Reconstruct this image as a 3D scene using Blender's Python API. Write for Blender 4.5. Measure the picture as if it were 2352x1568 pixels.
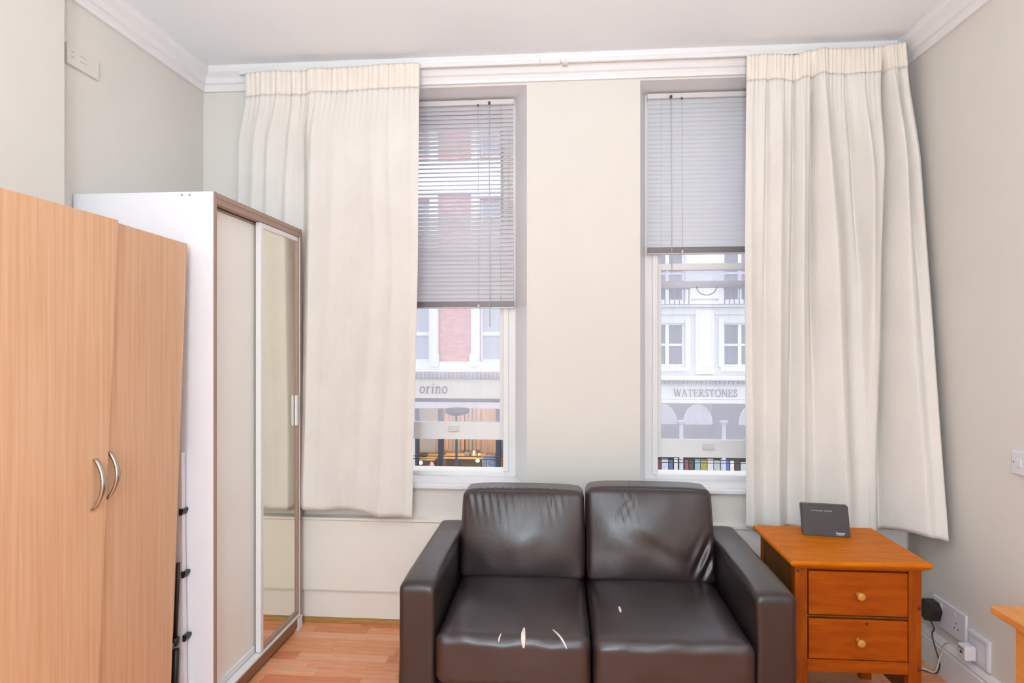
import bpy, bmesh, math, random
from mathutils import Vector, Matrix, noise
from mathutils.bvhtree import BVHTree

for o in list(bpy.data.objects):
    bpy.data.objects.remove(o)
S = bpy.context.scene
COL = S.collection
random.seed(7)

# ------------------------------------------------------------------ camera
F, CX, CY, CAMZ = 1417.0, 1176.0, 787.0, 1.43
TH = math.atan(111 / F)
ct, st = math.cos(TH), math.sin(TH)
cd = bpy.data.cameras.new('camera')
cam = bpy.data.objects.new('camera', cd)
COL.objects.link(cam)
cd.sensor_fit = 'HORIZONTAL'
cd.sensor_width = 36
cd.lens = 36 * F / 2352
cd.shift_y = 3 / 2352
cd.clip_start = 0.02
cam.location = (0, 0, CAMZ)
cam.rotation_euler = (math.pi / 2, 0, TH)
S.camera = cam

# ------------------------------------------------------------------ sky, exposure
W = bpy.data.worlds.new('overcast_sky')
S.world = W
W.use_nodes = True
bg = W.node_tree.nodes['Background']
bg.inputs[0].default_value = (0.90, 0.95, 1.0, 1)
bg.inputs[1].default_value = 1.58
S.view_settings.view_transform = 'Standard'
S.view_settings.look = 'None'
S.view_settings.gamma = 1
S.view_settings.use_curve_mapping = False
S.view_settings.exposure = 0.71
FILL_LANTERN = 28.0       # emission of an added, unseen paper lantern that fills the room
FILL_UPLIGHT = 190.0      # watts of an added, unseen uplighter imitating flash bounced off the ceiling

# ------------------------------------------------------------------ pixel -> direction
def ray(u, v):
    a, b = (u - CX) / F, -(v - CY) / F
    return (a * ct - st, a * st + ct, b)
def atY(u, v, Y):
    r = ray(u, v); k = Y / r[1]
    return Vector((r[0] * k, Y, CAMZ + r[2] * k))
def atX(u, v, X):
    r = ray(u, v); k = X / r[0]
    return Vector((X, r[1] * k, CAMZ + r[2] * k))
def atZ(u, v, Z):
    r = ray(u, v); k = (Z - CAMZ) / r[2]
    return Vector((r[0] * k, r[1] * k, Z))

# ------------------------------------------------------------------ materials
def lin(c):
    return tuple((x / 255 / 12.92) if x / 255 <= .04045 else ((x / 255 + .055) / 1.055) ** 2.4 for x in c)
MATS = {}
def mat(name, rgb, rough=.5, var=.05, scale=6., stretch=(1, 1, 1), bump=0., bscale=60., metal=0., spec=.5,
        trans=0., emit=None, estr=0., detail=3., dark=None, coat=0.):
    m = bpy.data.materials.new(name)
    m.use_nodes = True
    nt = m.node_tree
    N, L = nt.nodes, nt.links
    P = N['Principled BSDF']
    out = N['Material Output']
    tc = N.new('ShaderNodeTexCoord')
    mp = N.new('ShaderNodeMapping')
    mp.inputs['Scale'].default_value = stretch
    L.new(tc.outputs['Object'], mp.inputs[0])
    nz = N.new('ShaderNodeTexNoise')
    nz.inputs['Scale'].default_value = scale
    nz.inputs['Detail'].default_value = detail
    L.new(mp.outputs[0], nz.inputs[0])
    cr = N.new('ShaderNodeValToRGB')
    c = lin(rgb)
    lo = lin(dark) if dark else tuple(x * (1 - var) for x in c)
    hi = tuple(min(1, x * (1 + var)) for x in c) if not dark else c
    cr.color_ramp.elements[0].position = .3
    cr.color_ramp.elements[1].position = .7
    cr.color_ramp.elements[0].color = (*lo, 1)
    cr.color_ramp.elements[1].color = (*hi, 1)
    L.new(nz.outputs[0], cr.inputs[0])
    L.new(cr.outputs[0], P.inputs['Base Color'])
    P.inputs['Roughness'].default_value = rough
    P.inputs['Metallic'].default_value = metal
    P.inputs['Specular IOR Level'].default_value = spec
    P.inputs['Coat Weight'].default_value = coat
    P.inputs['Coat Roughness'].default_value = .34
    if bump:
        n2 = N.new('ShaderNodeTexNoise')
        n2.inputs['Scale'].default_value = bscale
        n2.inputs['Detail'].default_value = 4
        L.new(mp.outputs[0], n2.inputs[0])
        b = N.new('ShaderNodeBump')
        b.inputs['Strength'].default_value = bump
        b.inputs['Distance'].default_value = .01
        L.new(n2.outputs[0], b.inputs['Height'])
        L.new(b.outputs[0], P.inputs['Normal'])
    if emit:
        P.inputs['Emission Color'].default_value = (*lin(emit), 1)
        P.inputs['Emission Strength'].default_value = estr
    if trans:
        t = N.new('ShaderNodeBsdfTranslucent')
        L.new(cr.outputs[0], t.inputs[0])
        mx = N.new('ShaderNodeMixShader')
        mx.inputs[0].default_value = trans
        L.new(P.outputs[0], mx.inputs[1]); L.new(t.outputs[0], mx.inputs[2])
        L.new(mx.outputs[0], out.inputs[0])
    MATS[name] = m
    return m

wall_m = mat('cream_wall_paint', (226, 220, 212), .6, .015, 3, bump=.04, bscale=180)
ceil_m = mat('white_ceiling_paint', (244, 247, 250), .7, .012, 2)
trim_m = mat('white_gloss_trim', (236, 233, 233), .35, .015, 5)
frame_m = mat('white_window_paint', (238, 235, 233), .4, .02, 6)
panel_m = mat('cream_panel_paint', (244, 237, 228), .45, .015, 3)
bead_m = mat('floor_beading_wood', (176, 124, 58), .45, .2, 4, (3, 30, 30))
slat_m = mat('blind_slat', (222, 218, 222), .4, .02, 9, trans=.22)
slat2_m = mat('blind_slat_closed', (228, 229, 234), .4, .015, 9, trans=.3)
rail_m = mat('blind_rail', (128, 120, 123), .4, .05, 9)
head_m = mat('blind_headrail', (222, 216, 217), .35, .02, 9)
cord_m = mat('cord', (205, 202, 200), .6, .03, 9)
knob_dk = mat('dark_plastic', (70, 66, 60), .4, .1, 20)
curt_m = mat('cream_curtain_cloth', (235, 229, 222), .9, .035, 7, (1, 1, .5), bump=.25, bscale=140, spec=.1, trans=.06)
tape_m = mat('curtain_heading_tape', (246, 236, 225), .9, .05, 50, (1, 1, .08), bump=.2, bscale=120, spec=.1, trans=.1)
leather_m = mat('dark_brown_leather', (42, 29, 30), .38, .12, 5, bump=.08, bscale=45, spec=.7, coat=.45)
leather2_m = mat('dark_brown_leather_frame', (35, 24, 24), .38, .12, 5, bump=.06, bscale=45, spec=.6, coat=.4)
tear_m = mat('tear_backing', (226, 206, 196), .8, .1, 60)
beech_m = mat('beech_laminate', (226, 182, 146), .42, .0, 3.0, (28, 28, .8), detail=5, dark=(212, 162, 122))
beech_dk = mat('beech_carcass', (205, 150, 104), .5, .08, 3, (20, 20, .8))
white_lam = mat('white_laminate', (236, 235, 240), .35, .01, 4)
door_m = mat('pale_door_panel', (244, 240, 234), .3, .01, 2)
alu_m = mat('white_door_frame', (235, 233, 233), .3, .01, 8)
taupe_m = mat('taupe_edging', (168, 140, 126), .45, .06, 6, (1, 20, 1))
plinth_m = mat('brown_plinth', (140, 98, 70), .4, .12, 6, (20, 1, 20))
mirror_m = mat('mirror_glass', (236, 234, 222), .02, .0, 3, metal=1.)
nickel_m = mat('brushed_nickel', (196, 188, 172), .3, .04, 40, metal=1.)
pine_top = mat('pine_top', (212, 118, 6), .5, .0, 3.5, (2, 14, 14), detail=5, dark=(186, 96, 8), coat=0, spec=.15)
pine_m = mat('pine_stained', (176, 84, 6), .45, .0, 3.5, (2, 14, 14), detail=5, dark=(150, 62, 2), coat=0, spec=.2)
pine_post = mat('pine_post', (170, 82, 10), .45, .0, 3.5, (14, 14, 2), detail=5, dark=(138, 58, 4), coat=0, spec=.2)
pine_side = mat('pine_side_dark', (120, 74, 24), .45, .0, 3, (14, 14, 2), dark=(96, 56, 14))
knobw_m = mat('varnished_knob', (196, 136, 62), .3, .1, 20)
knot_m = mat('pine_knot', (96, 44, 10), .5, .2, 30)
router_m = mat('charcoal_plastic', (66, 61, 63), .45, .03, 10)
print_m = mat('pale_print', (190, 186, 186), .6, .05, 30)
print2_m = mat('grey_print', (140, 136, 137), .6, .05, 30)
sock_m = mat('white_socket_plastic', (226, 222, 228), .3, .01, 8)
black_m = mat('black_plastic', (30, 27, 27), .4, .1, 20)
cable_w = mat('white_cable', (222, 214, 204), .5, .02, 20)
cable_b = mat('dark_cable', (74, 58, 48), .5, .05, 20)
table_m = mat('orange_pine_table', (214, 142, 72), .4, .0, 3.5, (14, 3, 14), dark=(196, 122, 54))
fill_lantern_m = mat('fill_lantern_paper', (250, 245, 236), .8, .02, 10, emit=(218, 241, 255), estr=FILL_LANTERN)  # glowing paper of the added fill lantern
metal_dk = mat('dark_metal', (58, 54, 52), .4, .1, 20, metal=.6)
board_m = mat('white_board', (222, 216, 218), .4, .02, 6)
# exterior
brick_m = bpy.data.materials.new('red_brick'); brick_m.use_nodes = True
_nt = brick_m.node_tree; _bt = _nt.nodes.new('ShaderNodeTexBrick'); _tc = _nt.nodes.new('ShaderNodeTexCoord')
_mp = _nt.nodes.new('ShaderNodeMapping'); _mp.inputs['Rotation'].default_value = (math.pi / 2, 0, 0)
_nt.links.new(_tc.outputs['Object'], _mp.inputs[0]); _nt.links.new(_mp.outputs[0], _bt.inputs[0])
_bt.inputs['Color1'].default_value = (*lin((216, 160, 155)), 1)
_bt.inputs['Color2'].default_value = (*lin((202, 140, 136)), 1)
_bt.inputs['Mortar'].default_value = (*lin((190, 160, 150)), 1)
_bt.inputs['Scale'].default_value = 4.4
_bt.inputs['Mortar Size'].default_value = .012
_nt.links.new(_bt.outputs[0], _nt.nodes['Principled BSDF'].inputs['Base Color'])
_nt.nodes['Principled BSDF'].inputs['Roughness'].default_value = .85
stucco_m = mat('white_stucco', (222, 222, 222), .7, .02, 1.5)
stone_m = mat('white_stone_surround', (230, 230, 230), .6, .02, 2)
grime_m = mat('grey_stone_cornice', (168, 160, 162), .8, .2, 3, (1, 1, .4))
sash_m = mat('white_street_sash', (236, 236, 240), .5, .01, 3)
pane_pale = mat('pale_street_glass', (176, 180, 192), .12, .05, .6)
pane_dark = mat('dark_street_glass', (118, 118, 132), .12, .12, .8)
cream_fascia = mat('cream_fascia', (216, 204, 186), .6, .02, 2)
sign_grey = mat('grey_sign_lettering', (92, 86, 76), .5, .05, 5)
sign_grey2 = mat('grey_raised_lettering', (138, 136, 132), .5, .05, 5)
navy_m = mat('navy_shopfront_paint', (46, 52, 74), .45, .1, 4)
awning_m = mat('pale_awning_strip', (214, 200, 198), .7, .03, 5)
warm_wall = mat('warm_timber_cladding', (196, 148, 78), .6, .0, 3, (9, 9, .6), dark=(150, 92, 54))
shop_dark = mat('dark_shop_interior', (46, 36, 34), .7, .2, 3)
oak_m = mat('oak_counter', (206, 164, 96), .45, .1, 4, (1, 9, 9))
glow_m = mat('lit_lamp', (255, 226, 170), .5, .01, 5, emit=(255, 206, 130), estr=3.)
cafe_w = mat('white_crockery', (226, 220, 212), .4, .02, 10)
bluecloth = mat('blue_check_cloth', (84, 104, 142), .9, .0, 22, dark=(160, 172, 190), detail=1)
arch_m = mat('pale_arched_blind', (196, 196, 206), .8, .02, 3)
slate_m = mat('slate_shopfront', (96, 96, 110), .6, .1, 4)
asphalt_m = mat('asphalt', (92, 92, 94), .9, .1, 3, bump=.2)
paving_m = mat('paving', (150, 146, 142), .85, .1, 2)

def glass(name, haze, col, refl=.04):
    m = bpy.data.materials.new(name); m.use_nodes = True
    N, L = m.node_tree.nodes, m.node_tree.links
    for n in list(N):
        N.remove(n)
    out = N.new('ShaderNodeOutputMaterial')
    tr = N.new('ShaderNodeBsdfTransparent'); tr.inputs[0].default_value = (.98, .98, 1, 1)
    tl = N.new('ShaderNodeBsdfTranslucent'); tl.inputs[0].default_value = (*col, 1)
    gl = N.new('ShaderNodeBsdfGlossy'); gl.inputs['Roughness'].default_value = .03
    tc = N.new('ShaderNodeTexCoord'); nz = N.new('ShaderNodeTexNoise'); nz.inputs['Scale'].default_value = 5
    mp = N.new('ShaderNodeMapping'); mp.inputs['Scale'].default_value = (6, 1, 1)
    L.new(tc.outputs['Object'], mp.inputs[0]); L.new(mp.outputs[0], nz.inputs[0])
    mr = N.new('ShaderNodeMapRange'); mr.inputs[3].default_value = haze - .04; mr.inputs[4].default_value = haze + .04
    L.new(nz.outputs[0], mr.inputs[0])
    m1 = N.new('ShaderNodeMixShader'); m2 = N.new('ShaderNodeMixShader')
    L.new(mr.outputs[0], m1.inputs[0]); L.new(tr.outputs[0], m1.inputs[1]); L.new(tl.outputs[0], m1.inputs[2])
    m2.inputs[0].default_value = refl
    L.new(m1.outputs[0], m2.inputs[1]); L.new(gl.outputs[0], m2.inputs[2])
    L.new(m2.outputs[0], out.inputs[0])
    MATS[name] = m
    return m
pane_m = glass('dusty_window_glass', .27, (.80, .82, .88))
shopglass_m = glass('shop_glass', .03, (.8, .8, .8))

# ------------------------------------------------------------------ object helpers
WLOC = {}
def empty(name, loc, label=None, cat=None, group=None, kind=None):
    o = bpy.data.objects.new(name, None)
    COL.objects.link(o)
    o.empty_display_size = .05
    o.location = loc
    WLOC[o.name] = Vector(loc)
    tag(o, label, cat, group, kind)
    return o
def tag(o, label=None, cat=None, group=None, kind=None):
    if label: o['label'] = label
    if cat: o['category'] = cat
    if group: o['group'] = group
    if kind: o['kind'] = kind
    return o
def link(o, parent, wloc):
    COL.objects.link(o)
    o.location = wloc
    WLOC[o.name] = Vector(wloc)
    if parent:
        o.parent = parent
        o.matrix_parent_inverse = Matrix.Translation(-WLOC[parent.name])
        # location stays in world terms thanks to the inverse
    return o
def from_bm(name, bm, m, parent=None, smooth=False):
    bmesh.ops.recalc_face_normals(bm, faces=bm.faces)
    vs = [v.co for v in bm.verts]
    lo = Vector([min(v[i] for v in vs) for i in range(3)])
    hi = Vector([max(v[i] for v in vs) for i in range(3)])
    c = (lo + hi) / 2
    if parent is None:
        c.z = lo.z
    bmesh.ops.translate(bm, verts=bm.verts, vec=-c)
    me = bpy.data.meshes.new(name)
    bm.to_mesh(me); bm.free()
    me.materials.append(m)
    if smooth:
        me.polygons.foreach_set('use_smooth', [True] * len(me.polygons))
    o = bpy.data.objects.new(name, me)
    return link(o, parent, c)
def mk(name, verts, faces, m, parent=None, smooth=False):
    bm = bmesh.new()
    vv = [bm.verts.new(v) for v in verts]
    for f in faces:
        try:
            bm.faces.new([vv[i] for i in f])
        except ValueError:
            pass
    return from_bm(name, bm, m, parent, smooth)
def add_box(bm, x0, x1, y0, y1, z0, z1, bevel=0, seg=2, shear=None):
    g = bmesh.ops.create_cube(bm, size=1)
    for v in g['verts']:
        v.co = Vector((x0 if v.co.x < 0 else x1, y0 if v.co.y < 0 else y1, z0 if v.co.z < 0 else z1))
    if bevel:
        es = list({e for v in g['verts'] for e in v.link_edges})
        bmesh.ops.bevel(bm, geom=es, offset=bevel, segments=seg, profile=.5, affect='EDGES')
def box(name, x0, x1, y0, y1, z0, z1, m, parent=None, bevel=.002, seg=1, fn=None):
    bm = bmesh.new()
    add_box(bm, x0, x1, y0, y1, z0, z1, bevel, seg)
    if fn:
        for v in bm.verts:
            v.co = fn(v.co)
    return from_bm(name, bm, m, parent)
def add_tube(bm, pts, r, n=8, closed_ends=True):
    pts = [Vector(p) for p in pts]
    rings = []
    for i, p in enumerate(pts):
        d = (pts[min(i + 1, len(pts) - 1)] - pts[max(i - 1, 0)]).normalized()
        a = d.cross(Vector((0, 0, 1)))
        if a.length < .1:
            a = d.cross(Vector((1, 0, 0)))
        a.normalize(); b = d.cross(a).normalized()
        rr = r[i] if isinstance(r, (list, tuple)) else r
        rings.append([bm.verts.new(p + (a * math.cos(2 * math.pi * k / n) + b * math.sin(2 * math.pi * k / n)) * rr) for k in range(n)])
    for i in range(len(rings) - 1):
        for k in range(n):
            bm.faces.new([rings[i][k], rings[i][(k + 1) % n], rings[i + 1][(k + 1) % n], rings[i + 1][k]])
    if closed_ends:
        bm.faces.new(rings[0]); bm.faces.new(rings[-1])
def tube(name, pts, r, m, parent=None, n=8):
    bm = bmesh.new(); add_tube(bm, pts, r, n)
    return from_bm(name, bm, m, parent, True)
def spline(pts, n=24):
    P = [Vector(p) for p in pts]; P = [P[0]] + P + [P[-1]]; out = []
    for i in range(1, len(P) - 2):
        for k in range(n):
            t = k / n
            out.append(.5 * ((2 * P[i]) + (P[i + 1] - P[i - 1]) * t + (2 * P[i - 1] - 5 * P[i] + 4 * P[i + 1] - P[i + 2]) * t * t + (3 * P[i] - P[i - 1] - 3 * P[i + 1] + P[i + 2]) * t ** 3))
    out.append(P[-2])
    return out
def lathe(name, prof, axis_o, axis_d, m, parent=None, n=20):
    # prof: list of (dist along axis, radius)
    d = Vector(axis_d).normalized(); o = Vector(axis_o)
    a = d.orthogonal().normalized(); b = d.cross(a)
    bm = bmesh.new(); rings = []
    for h, r in prof:
        rings.append([bm.verts.new(o + d * h + (a * math.cos(2 * math.pi * k / n) + b * math.sin(2 * math.pi * k / n)) * max(r, 1e-4)) for k in range(n)])
    for i in range(len(rings) - 1):
        for k in range(n):
            bm.faces.new([rings[i][k], rings[i][(k + 1) % n], rings[i + 1][(k + 1) % n], rings[i + 1][k]])
    bm.faces.new(rings[0]); bm.faces.new(rings[-1])
    return from_bm(name, bm, m, parent, True)
def copy_of(o, parent, wloc, rot=None):
    c = o.copy()
    link(c, parent, wloc)
    if rot: c.rotation_euler = rot
    return c
def prism(name, outline, axis, a0, a1, m, parent=None):
    """outline: list of 2D points; axis 'x' or 'y' extrusion from a0 to a1 (2D = the other axis, z)."""
    n = len(outline); vs = []
    for a in (a0, a1):
        for p, q in outline:
            vs.append((a, p, q) if axis == 'x' else (p, a, q))
    fs = [list(range(n)), list(range(n, 2 * n))] + [[i, (i + 1) % n, n + (i + 1) % n, n + i] for i in range(n)]
    return mk(name, vs, fs, m, parent)
def holed_wall(name, xa, xb, za, zb, y0, y1, holes, m, parent=None, lining=None):
    """holes: (front rect x0,x1,z0,z1, back rect) both in the slab; reveals may be splayed."""
    bm = bmesh.new()
    def side(y, rects):
        xs = sorted({xa, xb, *[r[0] for r in rects], *[r[1] for r in rects]})
        zs = sorted({za, zb, *[r[2] for r in rects], *[r[3] for r in rects]})
        V = {}
        def vert(x, z):
            if (x, z) not in V: V[(x, z)] = bm.verts.new((x, y, z))
            return V[(x, z)]
        for i in range(len(xs) - 1):
            for j in range(len(zs) - 1):
                cx, cz = (xs[i] + xs[i + 1]) / 2, (zs[j] + zs[j + 1]) / 2
                if any(r[0] < cx < r[1] and r[2] < cz < r[3] for r in rects):
                    continue
                bm.faces.new([vert(xs[i], zs[j]), vert(xs[i + 1], zs[j]), vert(xs[i + 1], zs[j + 1]), vert(xs[i], zs[j + 1])])
    side(y0, [h[0] for h in holes]); side(y1, [h[1] for h in holes])
    def quad(a, b, c, d, mi=0):
        bm.faces.new([bm.verts.new(p) for p in (a, b, c, d)]).material_index = mi
    for f, b in holes:
        fc = [(f[0], y0, f[2]), (f[1], y0, f[2]), (f[1], y0, f[3]), (f[0], y0, f[3])]
        bc = [(b[0], y1, b[2]), (b[1], y1, b[2]), (b[1], y1, b[3]), (b[0], y1, b[3])]
        for i in range(4):
            quad(fc[i], fc[(i + 1) % 4], bc[(i + 1) % 4], bc[i], 1 if lining else 0)
    for (p, q) in (((xa, za), (xb, za)), ((xa, zb), (xb, zb)), ((xa, za), (xa, zb)), ((xb, za), (xb, zb))):
        quad((p[0], y0, p[1]), (q[0], y0, q[1]), (q[0], y1, q[1]), (p[0], y1, p[1]))
    bmesh.ops.remove_doubles(bm, verts=bm.verts, dist=1e-5)
    o = from_bm(name, bm, m, parent)
    if lining:
        o.data.materials.append(lining)
    return o

# ================================================================== ROOM SHELL
XL, XR, YB, YF, ZC = -1.866, 1.646, 3.10, -2.3, 2.852
W1F, W1B = (-.985, -.168, .715, 2.727), (-.905, -.238, .715, 2.722)
W2F, W2B = (.395, 1.165, .715, 2.730), (.442, 1.10, .715, 2.724)
YW = 3.275   # back of the reveals, where the window frames begin
wb = holed_wall('wall_back', XL - .2, XR + .2, -.05, ZC + .1, YB, YW, [(W1F, W1B), (W2F, W2B)], wall_m, lining=trim_m)
tag(wb, 'cream painted wall with two tall splayed window recesses', kind='structure')
wb2 = holed_wall('wall_outer', XL - .6, XR + .6, -1.2, 4.2, YW + .132, YW + .30, [((-.853, -.293, .66, 2.68),) * 2, ((.497, 1.043, .66, 2.68),) * 2], stucco_m)
tag(wb2, 'masonry leaf outside the window wall', kind='structure')
# left wall with the projecting breast near the camera
NX, NY = -1.800, 2.112
vs = [(XL, YB, 0), (XL, NY, 0), (NX, NY, 0), (NX, YF, 0), (XL - .2, YF, 0), (XL - .2, YB, 0)]
n = 6
verts = [(x, y, -.05) for x, y, z in vs] + [(x, y, ZC + .1) for x, y, z in vs]
wl = mk('wall_left', verts, [list(range(n)), list(range(n, 2 * n))] + [[i, (i + 1) % n, n + (i + 1) % n, n + i] for i in range(n)], wall_m)
tag(wl, 'cream painted wall with a shallow projecting breast', kind='structure')
wr = box('wall_right', XR, XR + .2, YF, YB, -.05, ZC + .1, wall_m, bevel=0); tag(wr, 'plain cream painted wall beside the pine chest', kind='structure')
wf = box('wall_front', XL - .2, XR + .2, YF - .2, YF, -.05, ZC + .1, wall_m, bevel=0); tag(wf, 'plain cream painted wall opposite the windows', kind='structure')
ce = box('ceiling', XL - .2, XR + .2, YF - .2, YB, ZC, ZC + .15, ceil_m, bevel=0); tag(ce, 'white painted ceiling', kind='structure')

# floor: base with strips laid on it
fl = empty('floor', (0, .4, 0), 'orange wood strip laminate floor', kind='structure')
base_m = mat('floor_joint', (150, 84, 52), .6, .05, 4)
box('underlay', XL - .1, XR + .1, YF, YB, -.06, -.0035, base_m, fl, bevel=0)
strip_ms = [mat('laminate_strip_%d' % i, c, .34, .0, 3, (2.2, 16, 16), detail=4, dark=tuple(int(k * .90) for k in c))
            for i, c in enumerate([(250, 168, 122), (243, 156, 108), (252, 180, 136), (234, 142, 96), (246, 164, 112)])]
SW = .066
def strip_mesh(ln, mi):
    bm = bmesh.new(); add_box(bm, -ln / 2, ln / 2, -SW / 2 + .0006, SW / 2 - .0006, -.006, 0, 0)
    me = bpy.data.meshes.new('plank'); bm.to_mesh(me); bm.free(); me.materials.append(strip_ms[mi]); return me
LENS = [.30, .36, .42, .27]
SM = {(l, i): strip_mesh(l - .001, i) for l in LENS for i in range(5)}
rest = bmesh.new()
rng = random.Random(3)
y = YB - SW / 2
row = 0
while y > YF:
    x = XL - rng.random() * .3
    while x < XR:
        l = rng.choice(LENS); i = rng.randrange(5); cx = x + l / 2
        vis = (y > 2.05 and -1.42 < cx < -.40) or (y > 2.25 and cx > 1.20)
        if vis:
            o = bpy.data.objects.new('plank', SM[(l, i)]); link(o, fl, (cx, y, 0))
        else:
            add_box(rest, cx - l / 2 + .0005, cx + l / 2 - .0005, y - SW / 2 + .0006, y + SW / 2 - .0006, -.006, 0)
        x += l
    y -= SW
o = from_bm('plank_field', rest, strip_ms[0], fl); o['kind'] = 'stuff'

# cornice profile: (distance from wall, z)
CP = [(0, 2.738), (.016, 2.738), (.020, 2.752), (.020, 2.770), (.030, 2.776), (.034, 2.800), (.040, 2.806), (.060, 2.822), (.066, 2.836), (.066, ZC), (0, ZC)]
def cornice(name, kind):
    n = len(CP); vs = []
    if kind == 'back':
        for x in (XL, XR):
            s = 1 if x == XL else -1
            for d, z in CP: vs.append((x + s * d, YB - d, z))
    else:
        X = XL if kind == 'left' else XR; s = 1 if kind == 'left' else -1
        yend = NY if kind == 'left' else YF
        for y in (yend, YB):
            for d, z in CP: vs.append((X + s * d, y - (d if y == YB else 0), z))
    fs = [list(range(n)), list(range(n, 2 * n))] + [[i, (i + 1) % n, n + (i + 1) % n, n + i] for i in range(n)]
    return mk(name, vs, fs, trim_m)
tag(cornice('trim_1', 'back'), 'white moulded cornice above the windows', kind='structure')
tag(cornice('trim_2', 'left'), 'white moulded cornice above the wardrobes', kind='structure')
tag(cornice('trim_3', 'right'), 'white moulded cornice on the plain wall', kind='structure')
# panelled apron, baseboard and beading under the windows
o = prism('trim_4', [(YB, .165), (YB - .030, .165), (YB - .032, .172), (YB - .032, .522), (YB - .040, .528), (YB - .040, .540), (YB, .546)], 'x', XL, XR, panel_m)
tag(o, 'cream boxed panel with a ledge below the windows', kind='structure')
o = box('baseboard_back', XL, XR, YB - .012, YB, 0, .165, panel_m, bevel=.001); tag(o, 'cream baseboard under the boxed panel', kind='structure')
o = prism('trim_5', [(YB - .012, 0), (YB - .034, 0), (YB - .032, .010), (YB - .026, .018), (YB - .012, .022)], 'x', XL, XR - .02, bead_m)
tag(o, 'stained wood beading along the floor edge', kind='structure')
BR = [(XR, 0), (XR - .022, 0), (XR - .022, .118), (XR - .016, .124), (XR - .016, .131), (XR - .022, .136), (XR - .012, .154), (XR, .158)]
n = len(BR)
vs = [(x, y, z) for y in (YF, YB - .012) for x, z in BR]
o = mk('baseboard_right', vs, [list(range(n)), list(range(n, 2 * n))] + [[i, (i + 1) % n, n + (i + 1) % n, n + i] for i in range(n)], trim_m)
tag(o, 'tall moulded white baseboard under the sockets', kind='structure')
# white boxed pipe in the corner behind the chest
o = box('trim_6', 1.40, 1.60, 2.985, YB - .041, 0, .60, trim_m, bevel=.004); tag(o, 'white boxed-in corner casing behind the pine chest', kind='structure')

# ================================================================== WINDOWS
def window(name, xi0, xi1, B, raise_to, label, ring):
    """xi0..xi1 clear width between frame linings; B back rect of the reveal."""
    w = empty(name, ((xi0 + xi1) / 2, YW, .72), label, kind='structure')
    zt = B[3]
    y0, y1 = YW + .001, YW + .13
    box('frame_jamb', B[0] - .03, xi0, y0, y1, .70, zt, frame_m, w)
    box('frame_jamb', xi1, B[1] + .03, y0, y1, .70, zt, frame_m, w)
    box('frame_jamb', xi0 - .018, xi0 + .010, y0 - .012, y0 + .012, .745, zt - .03, frame_m, w)
    box('frame_jamb', xi1 - .010, xi1 + .018, y0 - .012, y0 + .012, .745, zt - .03, frame_m, w)
    box('frame_head', xi0, xi1, y0, y1, zt - .05, zt, frame_m, w)
    box('frame_sill', xi0, xi1, y0, y1 - .002, .690, .742, frame_m, w)
    # lower sash, pushed up
    zb, rb = raise_to
    H = 1.015
    s = empty('lower_sash', ((xi0 + xi1) / 2, y0 + .03, zb)); s.parent = w
    s.matrix_parent_inverse = Matrix.Translation(-WLOC[w.name])
    def sash(s, zb, zt, rb, rt, y):
        sw = .031
        box('stile', xi0 + .001, xi0 + sw, y, y + .034, zb, zt, frame_m, s)
        box('stile', xi1 - sw, xi1 - .001, y, y + .034, zb, zt, frame_m, s)
        box('bottom_rail', xi0 + sw, xi1 - sw, y, y + .034, zb, zb + rb, frame_m, s)
        box('top_rail', xi0 + sw, xi1 - sw, y, y + .034, zt - rt, zt, frame_m, s)
        box('pane', xi0 + sw, xi1 - sw, y + .015, y + .018, zb + rb, zt - rt, pane_m, s, bevel=0)
    ya = y0 + .016
    sash(s, zb, zb + H, rb, .034, ya)
    xm = (xi0 + xi1) / 2
    bm = bmesh.new()
    add_box(bm, xm - .030, xm + .030, ya - .006, ya, zb + rb * .55, zb + rb * .55 + .022, .001, 1)
    add_box(bm, xm - .030, xm + .030, ya - .020, ya - .004, zb + rb * .55 - .004, zb + rb * .55 + .003, .001, 1)
    from_bm('sash_lift', bm, head_m, s)
    u = empty('upper_sash', (xm, y0 + .07, 1.70)); u.parent = w
    u.matrix_parent_inverse = Matrix.Translation(-WLOC[w.name])
    sash(u, 1.722, zt - .052, .036, .05, ya + .042)
    if ring:
        tube('pull_ring', [(xm + math.cos(a) * .052, ya + .036, 1.728 - math.sin(a) * .046) for a in [math.pi * k / 14 for k in range(15)]], .0025, rail_m, u, 6)
    for zz in (.762, .778):
        tube('guard_bar', [(xi0 + .0005, y1 + .10, zz), (xi1 - .0005, y1 + .10, zz)], .0022, knob_dk, w, 6)
    return w
window('window_1', -.853, -.293, W1B, (.910, .092), 'white sash window raised over a cafe front view', False)
window('window_2', .497, 1.043, W2B, (.830, .092), 'white sash window slightly raised over a bookshop view', True)
for k, (Fr, nm) in enumerate(((W1F, 'trim_7'), (W2F, 'trim_8'))):
    o = box(nm, Fr[0] - .02, Fr[1] + .02, YB - .028, YB + .004, .692, .716, trim_m, bevel=.005, seg=2)
    tag(o, 'white window board nosing under the %s window' % ('cafe view' if k == 0 else 'bookshop view'), kind='structure')
    # board inside the recess
o1 = box('trim_9', W1F[0] + .02, W1F[1] - .035, YB + .004, YW, .7155, .7185, trim_m, bevel=0); tag(o1, 'white board inside the cafe view window recess', kind='structure')
o2 = box('trim_10', W2F[0] + .02, W2F[1] - .035, YB + .004, YW, .7155, .7185, trim_m, bevel=0); tag(o2, 'white board inside the bookshop view window recess', kind='structure')

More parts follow.
